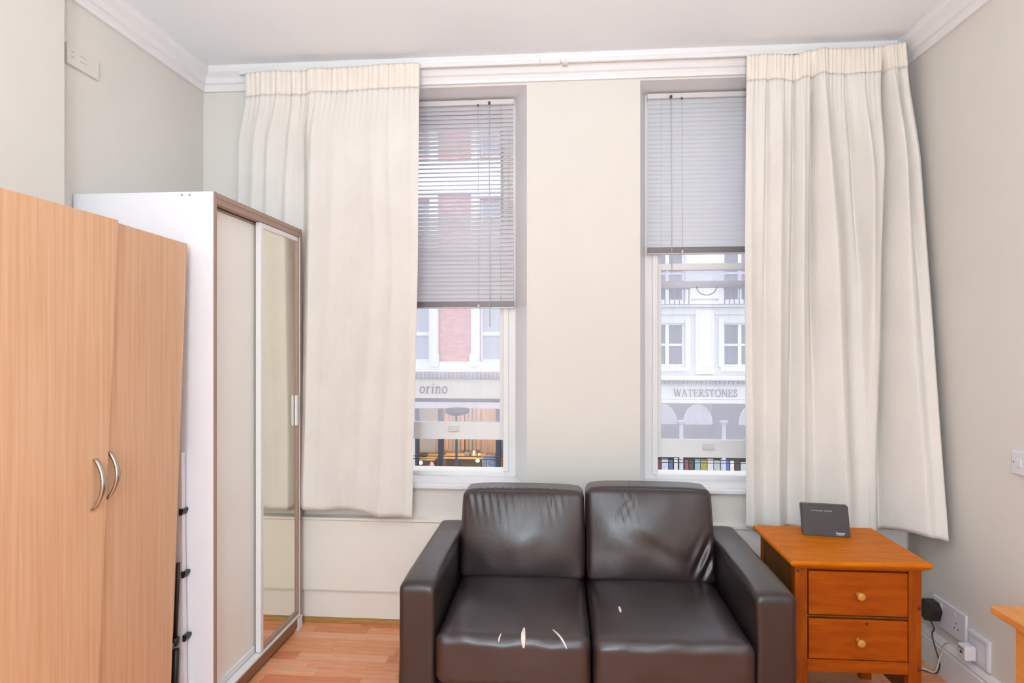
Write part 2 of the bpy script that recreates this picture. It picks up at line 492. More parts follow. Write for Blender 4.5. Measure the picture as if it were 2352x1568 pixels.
# ------------------------------------------------------------------ venetian blinds
def blind(x0, x1, ztop, zbot, tiltfn, sm, label, wand_x, cord_x, pitch=.0222):
    yb = 3.245
    b = empty('venetian_blind', ((x0 + x1) / 2, yb, zbot), label, 'blind', 'venetian blinds in the window recesses')
    box('headrail', x0, x1, yb - .014, yb + .014, ztop - .026, ztop, head_m, b, bevel=.002)
    n = int((ztop - .040 - zbot - .044) / pitch) + 1
    pitch = (ztop - .040 - zbot - .044) / (n - 1)
    meshes = {}
    ns = 5
    verts, faces = [], []
    for s, x in enumerate((x0 + .004, x1 - .004)):
        for k in range(ns):
            t = k / (ns - 1) - .5
            verts.append((x - (x0 + x1) / 2, t * .0250, .0022 * (1 - 4 * t * t)))
    for k in range(ns - 1):
        faces.append((k, k + 1, ns + k + 1, ns + k))
    me = bpy.data.meshes.new('slat'); me.from_pydata(verts, [], faces); me.materials.append(sm)
    me.polygons.foreach_set('use_smooth', [True] * len(me.polygons))
    for i in range(n):
        z = ztop - .040 - i * pitch
        o = bpy.data.objects.new('slat', me)
        link(o, b, ((x0 + x1) / 2, yb, z))
        o.rotation_euler = (tiltfn(z, i), 0, 0)
    box('bottom_rail', x0, x1, yb - .013, yb + .013, zbot, zbot + .012, head_m, b, bevel=.002)
    box('bottom_rail', x0, x1, yb - .016, yb - .0132, zbot + .006, zbot + .036, rail_m, b, bevel=.001)
    for xx in (x0 + .07, x1 - .07):
        tube('ladder_cord', [(xx, yb - .0145, ztop - .03), (xx, yb - .0145, zbot + .01)], .0007, cord_m, b, 5)
    box('tilt_knob', wand_x - .006, wand_x + .006, yb - .030, yb - .014, ztop - .032, ztop - .016, knob_dk, b, bevel=.002)
    tube('tilt_wand', [(wand_x, yb - .026, ztop - .03), (wand_x + .004, yb - .030, zbot - .10)], .0023, cord_m, b, 6)
    box('cord_lock', cord_x - .004, cord_x + .004, yb - .022, yb - .014, ztop - .036, ztop - .026, knob_dk, b, bevel=.001)
    tube('pull_cord', [(cord_x, yb - .020, ztop - .03), (cord_x + .003, yb - .020, zbot + .03)], .0011, cord_m, b, 5)
    lathe('cord_end', [(0, .002), (.004, .005), (.016, .007), (.020, .003)], (cord_x + .003, yb - .022, zbot + .022), (0, 0, -1), head_m, b, 10)
    return b
R = math.radians
def tilt1(z, i):
    # some of the slats have been left open around the middle of the drop
    v = 787 - (z - 1.43) / 3.29 * F
    k = math.exp(-((v - 425) / 75) ** 2)
    return R(68 - 42 * k + (random.random() - .5) * 3)
blind(-.898, -.243, 2.712, 1.612, tilt1, slat_m, 'half lowered venetian blind with part-open slats beside tucked curtain', -.372, -.432)
blind(.448, 1.094, 2.716, 1.886, lambda z, i: R(77 + (random.random() - .5) * 1.5), slat2_m, 'half lowered venetian blind with closed slats beside full curtain', .566, .622)

# ================================================================== CURTAIN TRACK AND CURTAINS
tr = empty('curtain_track', (0, 3.0, 2.79), 'white curtain track fixed along the cornice over both windows', 'curtain track')
box('rail', -1.63, .0, 3.018, 3.036, 2.796, 2.816, trim_m, tr, bevel=.002)
box('rail', .002, 1.60, 3.018, 3.036, 2.798, 2.818, trim_m, tr, bevel=.002)
box('track_joint', -.10, -.096, 3.014, 3.040, 2.794, 2.820, head_m, tr, bevel=.001)
box('bracket', .01, .035, 3.006, 3.034, 2.786, 2.798, head_m, tr, bevel=.002)

def lerp_tab(tab, t):
    for (a, x), (b, y) in zip(tab, tab[1:]):
        if t <= b:
            k = (t - a) / (b - a); k = k * k * (3 - 2 * k) * .5 + k * .5
            return x + (y - x) * k
    return tab[-1][1]
def curtain(name, label, ztop, zbot, xl, xr, ybase, folds, ns, nt, tape_h, pleat, extra=None, gain=1.):
    """folds: list of (centre table in s, amplitude table in m toward room, width table in s)."""
    c = empty(name, ((xl(0) + xr(0)) / 2, 3.0, zbot(.5)), label, 'curtain', 'cream curtains at the windows')
    def P(s, t):
        z = ztop(s) + (zbot(s) - ztop(s)) * t
        x = xl(t) + (xr(t) - xl(t)) * s
        y = ybase(s, t)
        for cen, amp, wid in folds:
            a = lerp_tab(amp, t) * gain; d = (s - lerp_tab(cen, t)) / lerp_tab(wid, t)
            y -= a * math.exp(-abs(d) ** 1.6)
        y -= .004 * noise.noise(Vector((s * 9, t * 3, 1.7))) * (1 + t)
        y -= .0012 * noise.noise(Vector((s * 34, t * 5, 5.1)))
        if extra:
            dx, dy, dz = extra(s, t); x += dx; y += dy; z += dz
        return Vector((x, y, z))
    def pleats(s, t):
        k = math.exp(-(t / .10) ** 2)
        return (abs(math.sin(s * pleat * math.pi)) ** .6) * .009 * k + .006 * k * noise.noise(Vector((s * 30, 0, 2)))
    def grid(nm, t0, t1, off, m, n_t, thick):
        bm = bmesh.new(); G = []
        for layer in (0, 1):
            g = []
            for j in range(n_t + 1):
                t = t0 + (t1 - t0) * j / n_t
                rowv = []
                for i in range(ns + 1):
                    s = i / ns
                    p = P(s, t); p.y -= pleats(s, t) + off
                    p.y += layer * thick
                    rowv.append(bm.verts.new(p))
                g.append(rowv)
            G.append(g)
        for layer in (0, 1):
            g = G[layer]
            for j in range(n_t):
                for i in range(ns):
                    bm.faces.new([g[j][i], g[j][i + 1], g[j + 1][i + 1], g[j + 1][i]])
        A, B = G
        for j in range(n_t):
            for i in (0, ns):
                bm.faces.new([A[j][i], A[j + 1][i], B[j + 1][i], B[j][i]])
        for i in range(ns):
            for j in (0, n_t):
                bm.faces.new([A[j][i], A[j][i + 1], B[j][i + 1], B[j][i]])
        return from_bm(nm, bm, m, c, True)
    th = tape_h
    grid('drop', th, 1, 0, curt_m, nt, .0015)
    grid('heading_tape', 0, th * 1.02, .003, tape_m, 10, .005)
    return c

# left curtain, the outer half squeezed behind the tall white wardrobe
def lz(s): return 2.788 + (.016 if s > .36 else 0) * min(1, max(0, (s - .36) / .06)) + .006 * math.sin(s * 9)
def lzb(s):
    if s < .38: return .60
    return .600 - .045 * max(0, (s - .55) / .45) ** 1.5 + .008 * math.sin(s * 21)
def lyb(s, t):
    b = min(1, max(0, (t - .04) / .12))                        # below the heading the tucked half falls back to the wall
    a = 1 - min(1, max(0, (s - .37) / .06))
    y = 3.000 + .056 * a * b
    return y + .006 * t * (1 - a)
def lextra(s, t):
    # hem of the loose half sags and pushes out a little
    k = max(0, (s - .36)) * (t ** 3)
    return (0.0, -.015 * k, 0)
curtain('curtain', 'cream curtain hanging by the tall white wardrobe, partly tucked behind it', lz, lzb,
        lambda t: lerp_tab([(0, -1.585), (.04, -1.585), (.16, -1.655), (1, -1.69)], t),
        lambda t: lerp_tab([(0, -.690), (.1, -.695), (.4, -.700), (1, -.728)], t), lyb,
        [([(0, .10), (1, .05)], [(0, .004), (.2, .014), (1, .014)], [(0, .02), (1, .05)]),
         ([(0, .20), (.2, .17), (1, .17)], [(0, .003), (.15, .016), (1, .012)], [(0, .015), (1, .035)]),
         ([(0, .30), (.3, .27), (1, .27)], [(0, .004), (.15, .014), (1, .010)], [(0, .014), (1, .028)]),
         ([(0, .38), (.08, .39), (.3, .415), (1, .435)], [(0, .012), (.3, .020), (.8, .014), (1, .030)], [(0, .03), (.4, .03), (1, .05)]),
         ([(0, .56), (1, .50)], [(0, .004), (.5, .010), (1, .012)], [(0, .03), (1, .05)]),
         ([(0, .72), (.4, .78), (1, .70)], [(0, .004), (.3, .010), (1, .012)], [(0, .02), (.4, .03), (1, .05)]),
         ([(0, .83), (.5, .87), (1, .83)], [(0, .002), (.3, .009), (1, .016)], [(0, .02), (1, .04)]),
         ([(0, .97), (1, .97)], [(0, .004), (1, .012)], [(0, .03), (1, .03)])],
        260, 90, .052, 34, lextra)

# right curtain, full width with deep folds, sweeping along the plain wall
def rz(s): return 2.785 + .010 * s + .005 * math.sin(s * 14) + (.012 if s > .33 else 0) * min(1, max(0, (s - .33) / .05))
def rzb(s):
    k = min(1, max(0, (s - .74) / .10))
    return .560 + .012 * s + .045 * k * k * (3 - 2 * k) - .012 * max(0, (s - .9) / .1)
def ryb(s, t):
    k = max(0, (s - .60) / .40); k = k * k * (3 - 2 * k)
    return 3.000 - k * (.02 + .24 * t) + .004 * math.sin(s * 30) * min(1, t * 8)
curtain('curtain', 'cream curtain with deep folds hanging behind the pine bedside chest', rz, rzb,
        lambda t: lerp_tab([(0, .878), (.5, .868), (1, .872)], t),
        lambda t: lerp_tab([(0, 1.588), (.08, 1.590), (.25, 1.615), (1, 1.612)], t), ryb,
        [([(0, .03), (1, .04)], [(0, .006), (.5, .020), (1, .030)], [(0, .03), (1, .05)]),
         ([(0, .14), (.6, .13), (1, .12)], [(0, -.002), (.1, -.016), (.5, -.014), (1, -.004)], [(0, .010), (.4, .016), (1, .03)]),
         ([(0, .22), (.4, .21), (1, .19)], [(0, .006), (.2, .026), (1, .034)], [(0, .03), (.4, .045), (1, .05)]),
         ([(0, .31), (.5, .30), (1, .27)], [(0, -.002), (.1, -.022), (.6, -.018), (1, -.008)], [(0, .010), (.3, .014), (1, .024)]),
         ([(0, .36), (.3, .35), (1, .34)], [(0, .004), (.2, .018), (1, .026)], [(0, .02), (1, .035)]),
         ([(0, .43), (.3, .415), (1, .42)], [(0, -.003), (.1, -.036), (.5, -.030), (.75, -.012), (1, -.010)], [(0, .010), (.3, .016), (1, .03)]),
         ([(0, .48), (.15, .48), (.5, .53), (1, .56)], [(0, .016), (.15, .046), (.6, .070), (1, .092)], [(0, .03), (.15, .05), (.5, .085), (1, .125)]),
         ([(0, .63), (.2, .66), (.5, .70), (1, .70)], [(0, -.002), (.12, -.018), (.5, -.020), (1, -.006)], [(0, .012), (.3, .018), (1, .03)]),
         ([(0, .72), (.3, .74), (1, .69)], [(0, .006), (.2, .034), (.6, .036), (1, .030)], [(0, .03), (.3, .035), (1, .05)]),
         ([(0, .865), (.2, .86), (.5, .82), (1, .775)], [(0, -.004), (.07, -.046), (.4, -.055), (.8, -.060), (1, -.045)], [(0, .010), (.2, .018), (1, .026)]),
         ([(0, .91), (.2, .905), (.6, .89), (1, .90)], [(0, .010), (.2, .034), (1, .050)], [(0, .022), (.2, .035), (1, .07)]),
         ([(0, .95), (.3, .945), (1, .95)], [(0, -.002), (.1, -.020), (.35, -.020), (.6, -.004), (1, -.002)], [(0, .008), (.3, .014), (1, .02)]),
         ([(0, .98), (1, .99)], [(0, .004), (.3, .014), (1, .02)], [(0, .02), (1, .03)])],
        320, 110, .052, 36, None, 1.4)

# ================================================================== SOFA
def rbox(n, x0, x1, y0, y1, z0, z1, r, fn=None):
    """rounded box with n x n faces per side, optionally deformed by fn(p, (a,b,c) in -1..1)."""
    bm = bmesh.new()
    hx, hy, hz = (x1 - x0) / 2, (y1 - y0) / 2, (z1 - z0) / 2
    cen = Vector(((x0 + x1) / 2, (y0 + y1) / 2, (z0 + z1) / 2))
    V = {}
    def place(a, b, c):
        key = (round(a, 5), round(b, 5), round(c, 5))
        if key in V: return V[key]
        p = Vector((a * hx, b * hy, c * hz))
        q = Vector((max(-hx + r, min(hx - r, p.x)), max(-hy + r, min(hy - r, p.y)), max(-hz + r, min(hz - r, p.z))))
        d = p - q
        if d.length > 1e-9: p = q + d.normalized() * r
        p += cen
        if fn: p = fn(p, (a, b, c))
        V[key] = bm.verts.new(p); return V[key]
    def w(k):   # denser towards the edges
        t = 2 * k / n - 1
        return math.sin(t * math.pi / 2) * .55 + t * .45
    T = [w(k) for k in range(n + 1)]
    for ax in range(3):
        for sgn in (-1, 1):
            for i in range(n):
                for j in range(n):
                    q = []
                    for (a, b) in ((T[i], T[j]), (T[i + 1], T[j]), (T[i + 1], T[j + 1]), (T[i], T[j + 1])):
                        c = [0, 0, 0]; c[ax] = sgn; c[(ax + 1) % 3] = a; c[(ax + 2) % 3] = b
                        q.append(place(*c))
                    try: bm.faces.new(q)
                    except ValueError: pass
    return bm
N3 = lambda x, y, z: noise.noise(Vector((x, y, z)))
sofa = empty('two_seat_sofa', (.11, 2.53, 0), 'dark brown leather two-seat sofa with scuffed seat cushions', 'sofa')
AZ = .582
def soft(p, abc):
    k = .004 * N3(p.x * 7, p.y * 7, p.z * 7)
    return p + Vector((k, k, k * .6))
SX0, SX1 = -.572, .798
for (x0, x1) in ((SX0, -.438), (.656, SX1)):
    def armfn(p, abc):
        p = soft(p, abc)
        p.z += .006 * (1 - abc[0] ** 2) * (abc[2] > 0) - .010 * max(0, -abc[1]) ** 6 * (abc[2] > .5)
        return p
    from_bm('arm', rbox(22, x0, x1, 2.140, 2.925, .03, AZ, .022, armfn), leather2_m, sofa, True)
from_bm('back_frame', rbox(12, -.437, .655, 2.83, 2.925, .03, .60, .02, soft), leather2_m, sofa, True)
from_bm('base', rbox(12, -.437, .655, 2.150, 2.829, .03, .235, .012, soft), leather2_m, sofa, True)
for xx in (SX0 + .06, SX1 - .06):
    for yy in (2.20, 2.87):
        box('foot', xx - .025, xx + .025, yy - .025, yy + .025, 0, .032, black_m, sofa, bevel=.003)
seat_objs = []
tear_specs = [
    [((1145, 1474), (1147, 1464), (1151, 1455)), 1.6],
    [((1204, 1442), (1202, 1455), (1202, 1470), (1203, 1487)), 5.0],
    [((1270, 1446), (1280, 1455), (1291, 1468), (1302, 1488)), 2.4],
    [((1422, 1393), (1424, 1399), (1426, 1407)), 2.6]]
for k, (x0, x1) in enumerate(((-.436, .106), (.111, .654))):
    def seatfn(p, abc, k=k):
        a, b, c = abc
        top = max(0, c)
        fr = max(0, -b) ** 4
        p.z += .022 * (1 - a ** 4) * (1 - b * b) * top
        p.z += .004 * N3(p.x * 6 + k * 9, p.y * 6, 0) * top
        # tired, rippled front edge
        p.z += .012 * N3(p.x * 17 + k * 3, 2.2, p.z * 4) * fr * top
        p.y -= .012 * fr * (1 - a ** 4) * (.6 + .5 * N3(p.x * 9, 4, p.z * 7 + k)) * (1 - .6 * max(0, -c))
        return p
    bm = rbox(34, x0, x1, 2.108, 2.829, .238, .418, .036, seatfn)
    bmesh.ops.recalc_face_normals(bm, faces=bm.faces)
    tree = BVHTree.FromBMesh(bm)
    so = from_bm('seat_cushion', bm, leather_m, sofa, True)
    for pts, wpx in (tear_specs[:3] if k == 0 else tear_specs[3:]):
        L, Rr = [], []
        fine = spline([(u, v, 0) for u, v in pts], 6)
        m = len(fine)
        for i, p in enumerate(fine):
            ww = wpx * (math.sin(math.pi * min(.97, max(.05, i / (m - 1)))) ** .6)
            for sgn, acc in ((-1, L), (1, Rr)):
                d = Vector(ray(p.x + sgn * ww, p.y))
                loc, nor, _, _ = tree.ray_cast(Vector((0, 0, CAMZ)), d.normalized())
                acc.append(loc + nor * .0018)
        vs = L + Rr
        m = len(L)
        low = [p - Vector((0, 0, .0035)) for p in vs]
        fs = [(i, i + 1, m + i + 1, m + i) for i in range(m - 1)]
        fs += [(i, 2 * m + i, 2 * m + i + 1, i + 1) for i in range(m - 1)] + [(m + i, m + i + 1, 3 * m + i + 1, 3 * m + i) for i in range(m - 1)]
        t = mk('tear', vs + low, fs, tear_m, so)
        t['label'] = 'pale torn slit in the leather'
for k, (x0, x1) in enumerate(((-.436, .1075), (.1115, .654))):
    zt = .775 if k == 0 else .792
    def backfn(p, abc, k=k, zt=zt):
        a, b, c = abc
        z0 = .415
        # pillow: puffed middle, pinched seams
        pin = (1 - a ** 6) * (1 - c ** 6)
        if b < 0:
            p.y -= .050 * (1 - a * a) ** .7 * (1 - c * c) ** .7
        else:
            p.y += .02 * pin
        p.z += .010 * (1 - a ** 4) * max(0, c) - .003 * (abs(a) ** 8) * max(0, c)
        p.x += -.006 * a * abs(c) ** 3 * (1 if k == 0 else .4)
        # gathers along the top seam and pulls at the corners
        topk = max(0, c) ** 2.5
        if k == 0:
            g = math.exp(-((a + .35) / .5) ** 2) + math.exp(-((a - .45) / .16) ** 2)
            p.y += .010 * topk * math.sin(p.x * 190 + p.z * 40) * g * (b < .5)
        else:
            lx = a + .30 + (1 - c) * .22
            g = math.exp(-(lx / .09) ** 2) * max(0, min(1, (c - .25) / .3))
            p.y += .012 * g * math.sin((p.x + p.z * .25) * 230) * (b < .5)
            gd = math.exp(-((a - .86 + (-.2 - c) * .12) / .16) ** 2) * math.exp(-((c + .45) / .35) ** 2)
            p.y += .011 * gd * math.sin((p.x * .85 + p.z * -.45) * 150) * (b < .5)
            fd = math.exp(-((c + .25 + .75 * (a - .1)) / .20) ** 2) * math.exp(-((a - .1) / .35) ** 2)
            p.y += .010 * fd * (b < 0)
        p.y += .005 * N3(p.x * 9 + 5 * k, p.z * 9, 1.5) * (b < .5)
        # lean back
        p.y += (p.z - z0) * .24
        return p
    bm = rbox(60, x0, x1, 2.632, 2.775, .415, zt, .024, backfn)
    from_bm('back_cushion', bm, leather_m, sofa, True)

# ================================================================== WHITE SLIDING WARDROBE
ww = empty('sliding_wardrobe', (-1.58, 2.62, 0), 'tall white wardrobe with one plain and one mirrored sliding door', 'wardrobe')
WX0, WX1, WY0, WY1, WT = -1.862, -1.302, 2.226, 3.018, 2.000
box('side_panel', WX0, WX1, WY0, WY0 + .018, .0, WT, white_lam, ww, bevel=.001)
box('side_panel', WX0, WX1 - .0, WY1 - .018, WY1, .0, WT, white_lam, ww, bevel=.001)
box('top_panel', WX0, WX1 - .03, WY0 + .018, WY1 - .018, WT - .03, WT - .004, white_lam, ww, bevel=.001)
box('back_panel', WX0, WX0 + .006, WY0 + .018, WY1 - .018, .06, WT - .03, white_lam, ww, bevel=0)
box('bottom_panel', WX0 + .006, WX1 - .05, WY0 + .018, WY1 - .018, .07, .09, white_lam, ww, bevel=0)
box('edge_strip', WX1 + .0002, WX1 + .004, WY0, WY0 + .019, .0, WT, taupe_m, ww, bevel=.0005)
box('edge_strip', WX1 + .0002, WX1 + .003, WY1 - .019, WY1, .065, WT, taupe_m, ww, bevel=.0005)
box('top_track', WX1 - .03, WX1 + .002, WY0 + .0195, WY1 - .0195, WT - .042, WT, taupe_m, ww, bevel=.001)
box('top_track', WX1 - .006, WX1 + .005, WY0 + .0195, WY1 - .0195, WT - .020, WT - .006, taupe_m, ww, bevel=.001)
box('plinth', WX1 - .055, WX1 + .002, WY0 + .0195, WY1 - .0195, .018, .064, plinth_m, ww, bevel=.001)
box('bottom_track', WX1 - .055, WX1 + .003, WY0 + .0195, WY1 - .0195, .0645, .074, alu_m, ww, bevel=.001)
box('foot', WX1 - .030, WX1 + .006, WY1 - .05, WY1 + .001, 0, .060, white_lam, ww, bevel=.002)
YM = 2.612
zd0, zd1 = .076, WT - .043
# plain door runs in the rear channel, mirrored door in the front one
d1 = empty('plain_door', (WX1 - .04, (WY0 + YM) / 2, zd0)); d1.parent = ww; d1.matrix_parent_inverse = Matrix.Translation(-WLOC[ww.name])
box('panel', WX1 - .046, WX1 - .036, WY0 + .022, YM + .03, zd0 + .02, zd1 - .01, door_m, d1, bevel=0)
box('bottom_rail', WX1 - .049, WX1 - .030, WY0 + .022, YM - .006, zd0, zd0 + .028, alu_m, d1)
box('top_rail', WX1 - .049, WX1 - .033, WY0 + .022, YM + .03, zd1 - .012, zd1, taupe_m, d1)
d2 = empty('mirror_door', (WX1 - .02, (WY1 + YM) / 2, zd0)); d2.parent = ww; d2.matrix_parent_inverse = Matrix.Translation(-WLOC[ww.name])
box('stile', WX1 - .026, WX1 - .002, YM - .012, YM + .014, zd0, zd1, alu_m, d2, bevel=.002)
box('stile', WX1 - .026, WX1 - .004, WY1 - .034, WY1 - .020, zd0, zd1, taupe_m, d2, bevel=.001)
box('top_rail', WX1 - .026, WX1 - .003, YM + .015, WY1 - .035, zd1 - .022, zd1, alu_m, d2, bevel=.001)
box('bottom_rail', WX1 - .026, WX1 - .004, YM + .015, WY1 - .035, zd0, zd0 + .016, taupe_m, d2, bevel=.001)
o = box('mirror', WX1 - .018, WX1 - .012, YM + .012, WY1 - .033, zd0 + .014, zd1 - .02, mirror_m, d2, bevel=0); o['label'] = 'mirror glass'
box('finger_pull', WX1 - .010, WX1 + .002, WY1 - .058, WY1 - .036, 1.02, 1.17, alu_m, d2, bevel=.002)
for yy in (-1.425, -1.395):
    lathe('screw_cap', [(0, .004), (.001, .004), (.0015, .003)], (yy, WY0 - .0001, WT - .012), (0, -1, 0), taupe_m, ww, 10)

# ================================================================== BEECH WARDROBE (racked: the top leans towards the white one)
bw = empty('beech_wardrobe', (-1.58, 1.72, 0), 'beech laminate two-door wardrobe leaning towards the white wardrobe', 'wardrobe')
BX, BT = -1.335, 1.80
def rack(p):
    return Vector((p.x, p.y + (p.z - BT) * .060, p.z))
Y0, YMID, Y1 = 1.335, 1.772, 2.185
box('carcass_side', -1.795, BX - .060, Y1 - .018, Y1, 0, BT - .004, beech_dk, bw, fn=rack)
box('carcass_side', -1.795, BX - .060, Y0, Y0 + .018, 0, BT - .004, beech_dk, bw, fn=rack)
box('carcass_top', -1.795, BX - .060, Y0 + .019, Y1 - .019, BT - .022, BT - .004, beech_dk, bw, fn=rack)
box('carcass_back', -1.799, -1.7955, Y0, Y1, .01, BT - .004, beech_dk, bw, fn=rack)
box('carcass_bottom', -1.795, BX - .060, Y0 + .019, Y1 - .019, .07, .088, beech_dk, bw, fn=rack)
dl = box('door', BX - .018, BX, Y0, YMID, .06, BT + .002, beech_m, bw, bevel=.0015, fn=rack)
def ajar(p):
    a = R(4.2)
    dx, dy = p.x - (BX - .024), p.y - YMID
    q = Vector((BX - .024 + dx * math.cos(a) - dy * math.sin(a), YMID + dx * math.sin(a) + dy * math.cos(a), p.z))
    return rack(q)
dr = box('door', BX - .030, BX - .012, YMID + .003, YMID + .412, .06, BT - .003, beech_m, bw, bevel=.0015, fn=ajar)
def bow_handle(door, y, z0, z1, xs, fn):
    pts = []
    for k in range(17):
        t = k / 16; b = math.sin(math.pi * t)
        pts.append((t, xs + .030 * b ** .75))
    bm = bmesh.new()
    rows = []
    for t, x in pts:
        z = z0 + (z1 - z0) * t
        hw = .0105 - .003 * abs(2 * t - 1)
        rows.append([bm.verts.new(fn(Vector(q))) for q in ((x, y - hw, z), (x + .0065, y - hw * .7, z), (x + .0065, y + hw * .7, z), (x, y + hw, z))])
    for i in range(16):
        for k in range(4):
            bm.faces.new([rows[i][k], rows[i][(k + 1) % 4], rows[i + 1][(k + 1) % 4], rows[i + 1][k]])
    bm.faces.new(rows[0]); bm.faces.new(rows[-1])
    h = from_bm('bow_handle', bm, nickel_m, door, True)
    h['label'] = 'brushed metal bow handle'
# distances along the door from the photo
hl = atX(214, 1110, BX); hr = atX(255, 1090, BX)
bow_handle(dl, hl.y - rack(Vector((0, 0, hl.z))).y, atX(214, 1170, BX).z, atX(218, 1053, BX).z, BX, rack)
bow_handle(dr, hr.y - rack(Vector((0, 0, hr.z))).y, atX(253, 1146, BX).z, atX(258, 1037, BX).z, BX - .012, ajar)

# things standing in the gap between the wardrobes
lb = empty('leaning_board', (-1.40, 2.20, 0), 'white board edge with black clips leaning between the two wardrobes', 'board')
pA, pB = atY(415, 1100, 2.205), atY(424, 1568, 2.200)
def brd(p):
    return Vector((p.x + (.95 - p.z) * .012, p.y, p.z))
box('board', -1.74, pA.x + .010, 2.196, 2.216, 0, 1.02, board_m, lb, bevel=.001, fn=brd)
for (u, v) in ((421, 1174), (426, 1317), (429, 1462)):
    q = atY(u, v, 2.206)
    prism('clip', [(q.x - .007, q.z + .012), (q.x + .009, q.z + .012), (q.x + .009, q.z + .002), (q.x + .003, q.z - .011), (q.x - .007, q.z - .011)], 'y', 2.190, 2.222, black_m, lb)
q = atY(405, 1464, 2.17)
fs_ = empty('folded_stand', (q.x - .02, 2.17, 0), 'black metal pole standing between the wardrobes', 'stand')
tube('pole', [(q.x - .012, 2.17, .0), (q.x - .002, 2.17, .30)], .012, metal_dk, fs_, 10)
tube('collar', [(q.x - .006, 2.17, q.z - .025), (q.x - .005, 2.17, q.z + .0)], .015, black_m, fs_, 12)
tube('inner_pole', [(q.x - .004, 2.17, q.z), (q.x + .008, 2.17, .62)], .007, metal_dk, fs_, 10)
lathe('screw', [(0, .004), (.006, .004)], (q.x - .004, 2.157, q.z - .018), (0, -1, 0), nickel_m, fs_, 8)

# ================================================================== PINE CHEST
nsd = empty('pine_bedside_chest', (1.09, 2.56, 0), 'orange pine two-drawer bedside chest beside the sofa', 'bedside chest')
NT = .63
# top with moulded edge
prof_w = [(0, .604), (0, .610), (-.010, .614), (-.014, .622), (-.010, .630)]
bm = bmesh.new()
X0, X1, YF0, YB0 = .842, 1.342, 2.336, 2.782
rings = []
for (inset, z) in ((.020, .600), (.014, .606), (.006, .610), (0, .618), (0, .624), (.004, .630)):
    rings.append([bm.verts.new(p) for p in ((X0 + inset, YF0 + inset, z), (X1 - inset, YF0 + inset, z), (X1 - inset, YB0 - inset, z), (X0 + inset, YB0 - inset, z))])
for i in range(len(rings) - 1):
    for k in range(4):
        bm.faces.new([rings[i][k], rings[i][(k + 1) % 4], rings[i + 1][(k + 1) % 4], rings[i + 1][k]])
bm.faces.new(rings[0]); bm.faces.new(rings[-1])
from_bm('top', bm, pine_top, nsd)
cx0, cx1, cy0, cy1 = .868, 1.318, 2.366, 2.760
PW = .046
for xx in (cx0, cx1 - PW):
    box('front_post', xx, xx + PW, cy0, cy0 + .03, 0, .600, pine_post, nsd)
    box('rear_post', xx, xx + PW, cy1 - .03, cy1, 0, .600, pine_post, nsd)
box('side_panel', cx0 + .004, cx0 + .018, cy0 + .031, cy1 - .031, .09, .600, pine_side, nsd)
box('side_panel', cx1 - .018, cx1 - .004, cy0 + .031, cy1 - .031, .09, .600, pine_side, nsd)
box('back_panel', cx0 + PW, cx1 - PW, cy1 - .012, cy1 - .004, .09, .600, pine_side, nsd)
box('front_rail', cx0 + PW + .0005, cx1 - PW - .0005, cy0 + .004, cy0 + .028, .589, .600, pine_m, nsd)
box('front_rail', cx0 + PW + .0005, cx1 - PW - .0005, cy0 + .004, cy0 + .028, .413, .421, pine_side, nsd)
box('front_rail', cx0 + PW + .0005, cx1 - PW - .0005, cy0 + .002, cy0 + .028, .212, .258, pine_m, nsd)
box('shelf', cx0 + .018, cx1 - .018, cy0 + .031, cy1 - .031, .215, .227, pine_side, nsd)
for (z0, z1) in ((.425, .585), (.262, .409)):
    d = box('drawer', cx0 + PW + .004, cx1 - PW - .004, cy0 - .002, cy0 + .022, z0, z1, pine_m, nsd, bevel=.002)
    xm, zm = (cx0 + cx1) / 2, (z0 + z1) / 2
    lathe('knob', [(0, .011), (.006, .009), (.012, .0075), (.018, .011), (.024, .0155), (.030, .0145), (.034, .008)], (xm, cy0 - .0021, zm), (0, -1, 0), knobw_m, d, 18)
    if z0 < .3:
        lathe('knot', [(0, .006), (.0004, .005)], (xm + .03, cy0 - .0021, zm + .062), (0, -1, 0), knot_m, d, 10)
for zz in (.46, .235):
    lathe('knot', [(0, .008), (.0006, .007)], (cx1 - .010, cy0 - .0002, zz), (0, -1, 0), knot_m, nsd, 10)
lathe('knot', [(0, .006), (.0006, .005)], (cx0 + .010, cy0 - .0002, .585), (0, -1, 0), knot_m, nsd, 10)

# ------------------------------------------------------------------ router standing on the chest
rb0, rb1 = atZ(1845, 1229, NT), atZ(1955, 1236, NT)
ro = empty('router', ((rb0.x + rb1.x) / 2, rb0.y, NT), 'charcoal grey upright internet router standing on the pine chest', 'router')
ex = (rb1 - rb0).normalized(); wd = (rb1 - rb0).length
en = Vector((-ex.y, ex.x, 0))      # pointing away from the camera
up = (Vector((0, 0, 1)) + en * .22 - ex * .06).normalized()
hgt = .128
def rp(a, b, c):                   # along, up, depth
    return rb0 + ex * (a * wd) + up * (b * hgt) + en * c
def skewbox(name, a0, a1, b0, b1, c0, c1, m, parent):
    vs = [rp(a, b, c) for c in (c0, c1) for a, b in ((a0, b0), (a1, b0), (a1, b1), (a0, b1))]
    return mk(name, vs, [(0, 1, 2, 3), (4, 5, 6, 7), (0, 1, 5, 4), (1, 2, 6, 5), (2, 3, 7, 6), (3, 0, 4, 7)], m, parent)
bm = bmesh.new()
vs = [bm.verts.new(rp(a, b, c)) for c in (0, .030) for a, b in ((0, 0.002), (1, 0.002), (1.02, 1), (.02, 1))]
for f in ((0, 1, 2, 3), (4, 5, 6, 7), (0, 1, 5, 4), (1, 2, 6, 5), (2, 3, 7, 6), (3, 0, 4, 7)):
    bm.faces.new([vs[i] for i in f])
bmesh.ops.bevel(bm, geom=list(bm.edges), offset=.004, segments=2, affect='EDGES')
body = from_bm('case', bm, router_m, ro)
skewbox('stand', .2, .8, .003, .04, .030, .065, router_m, ro)
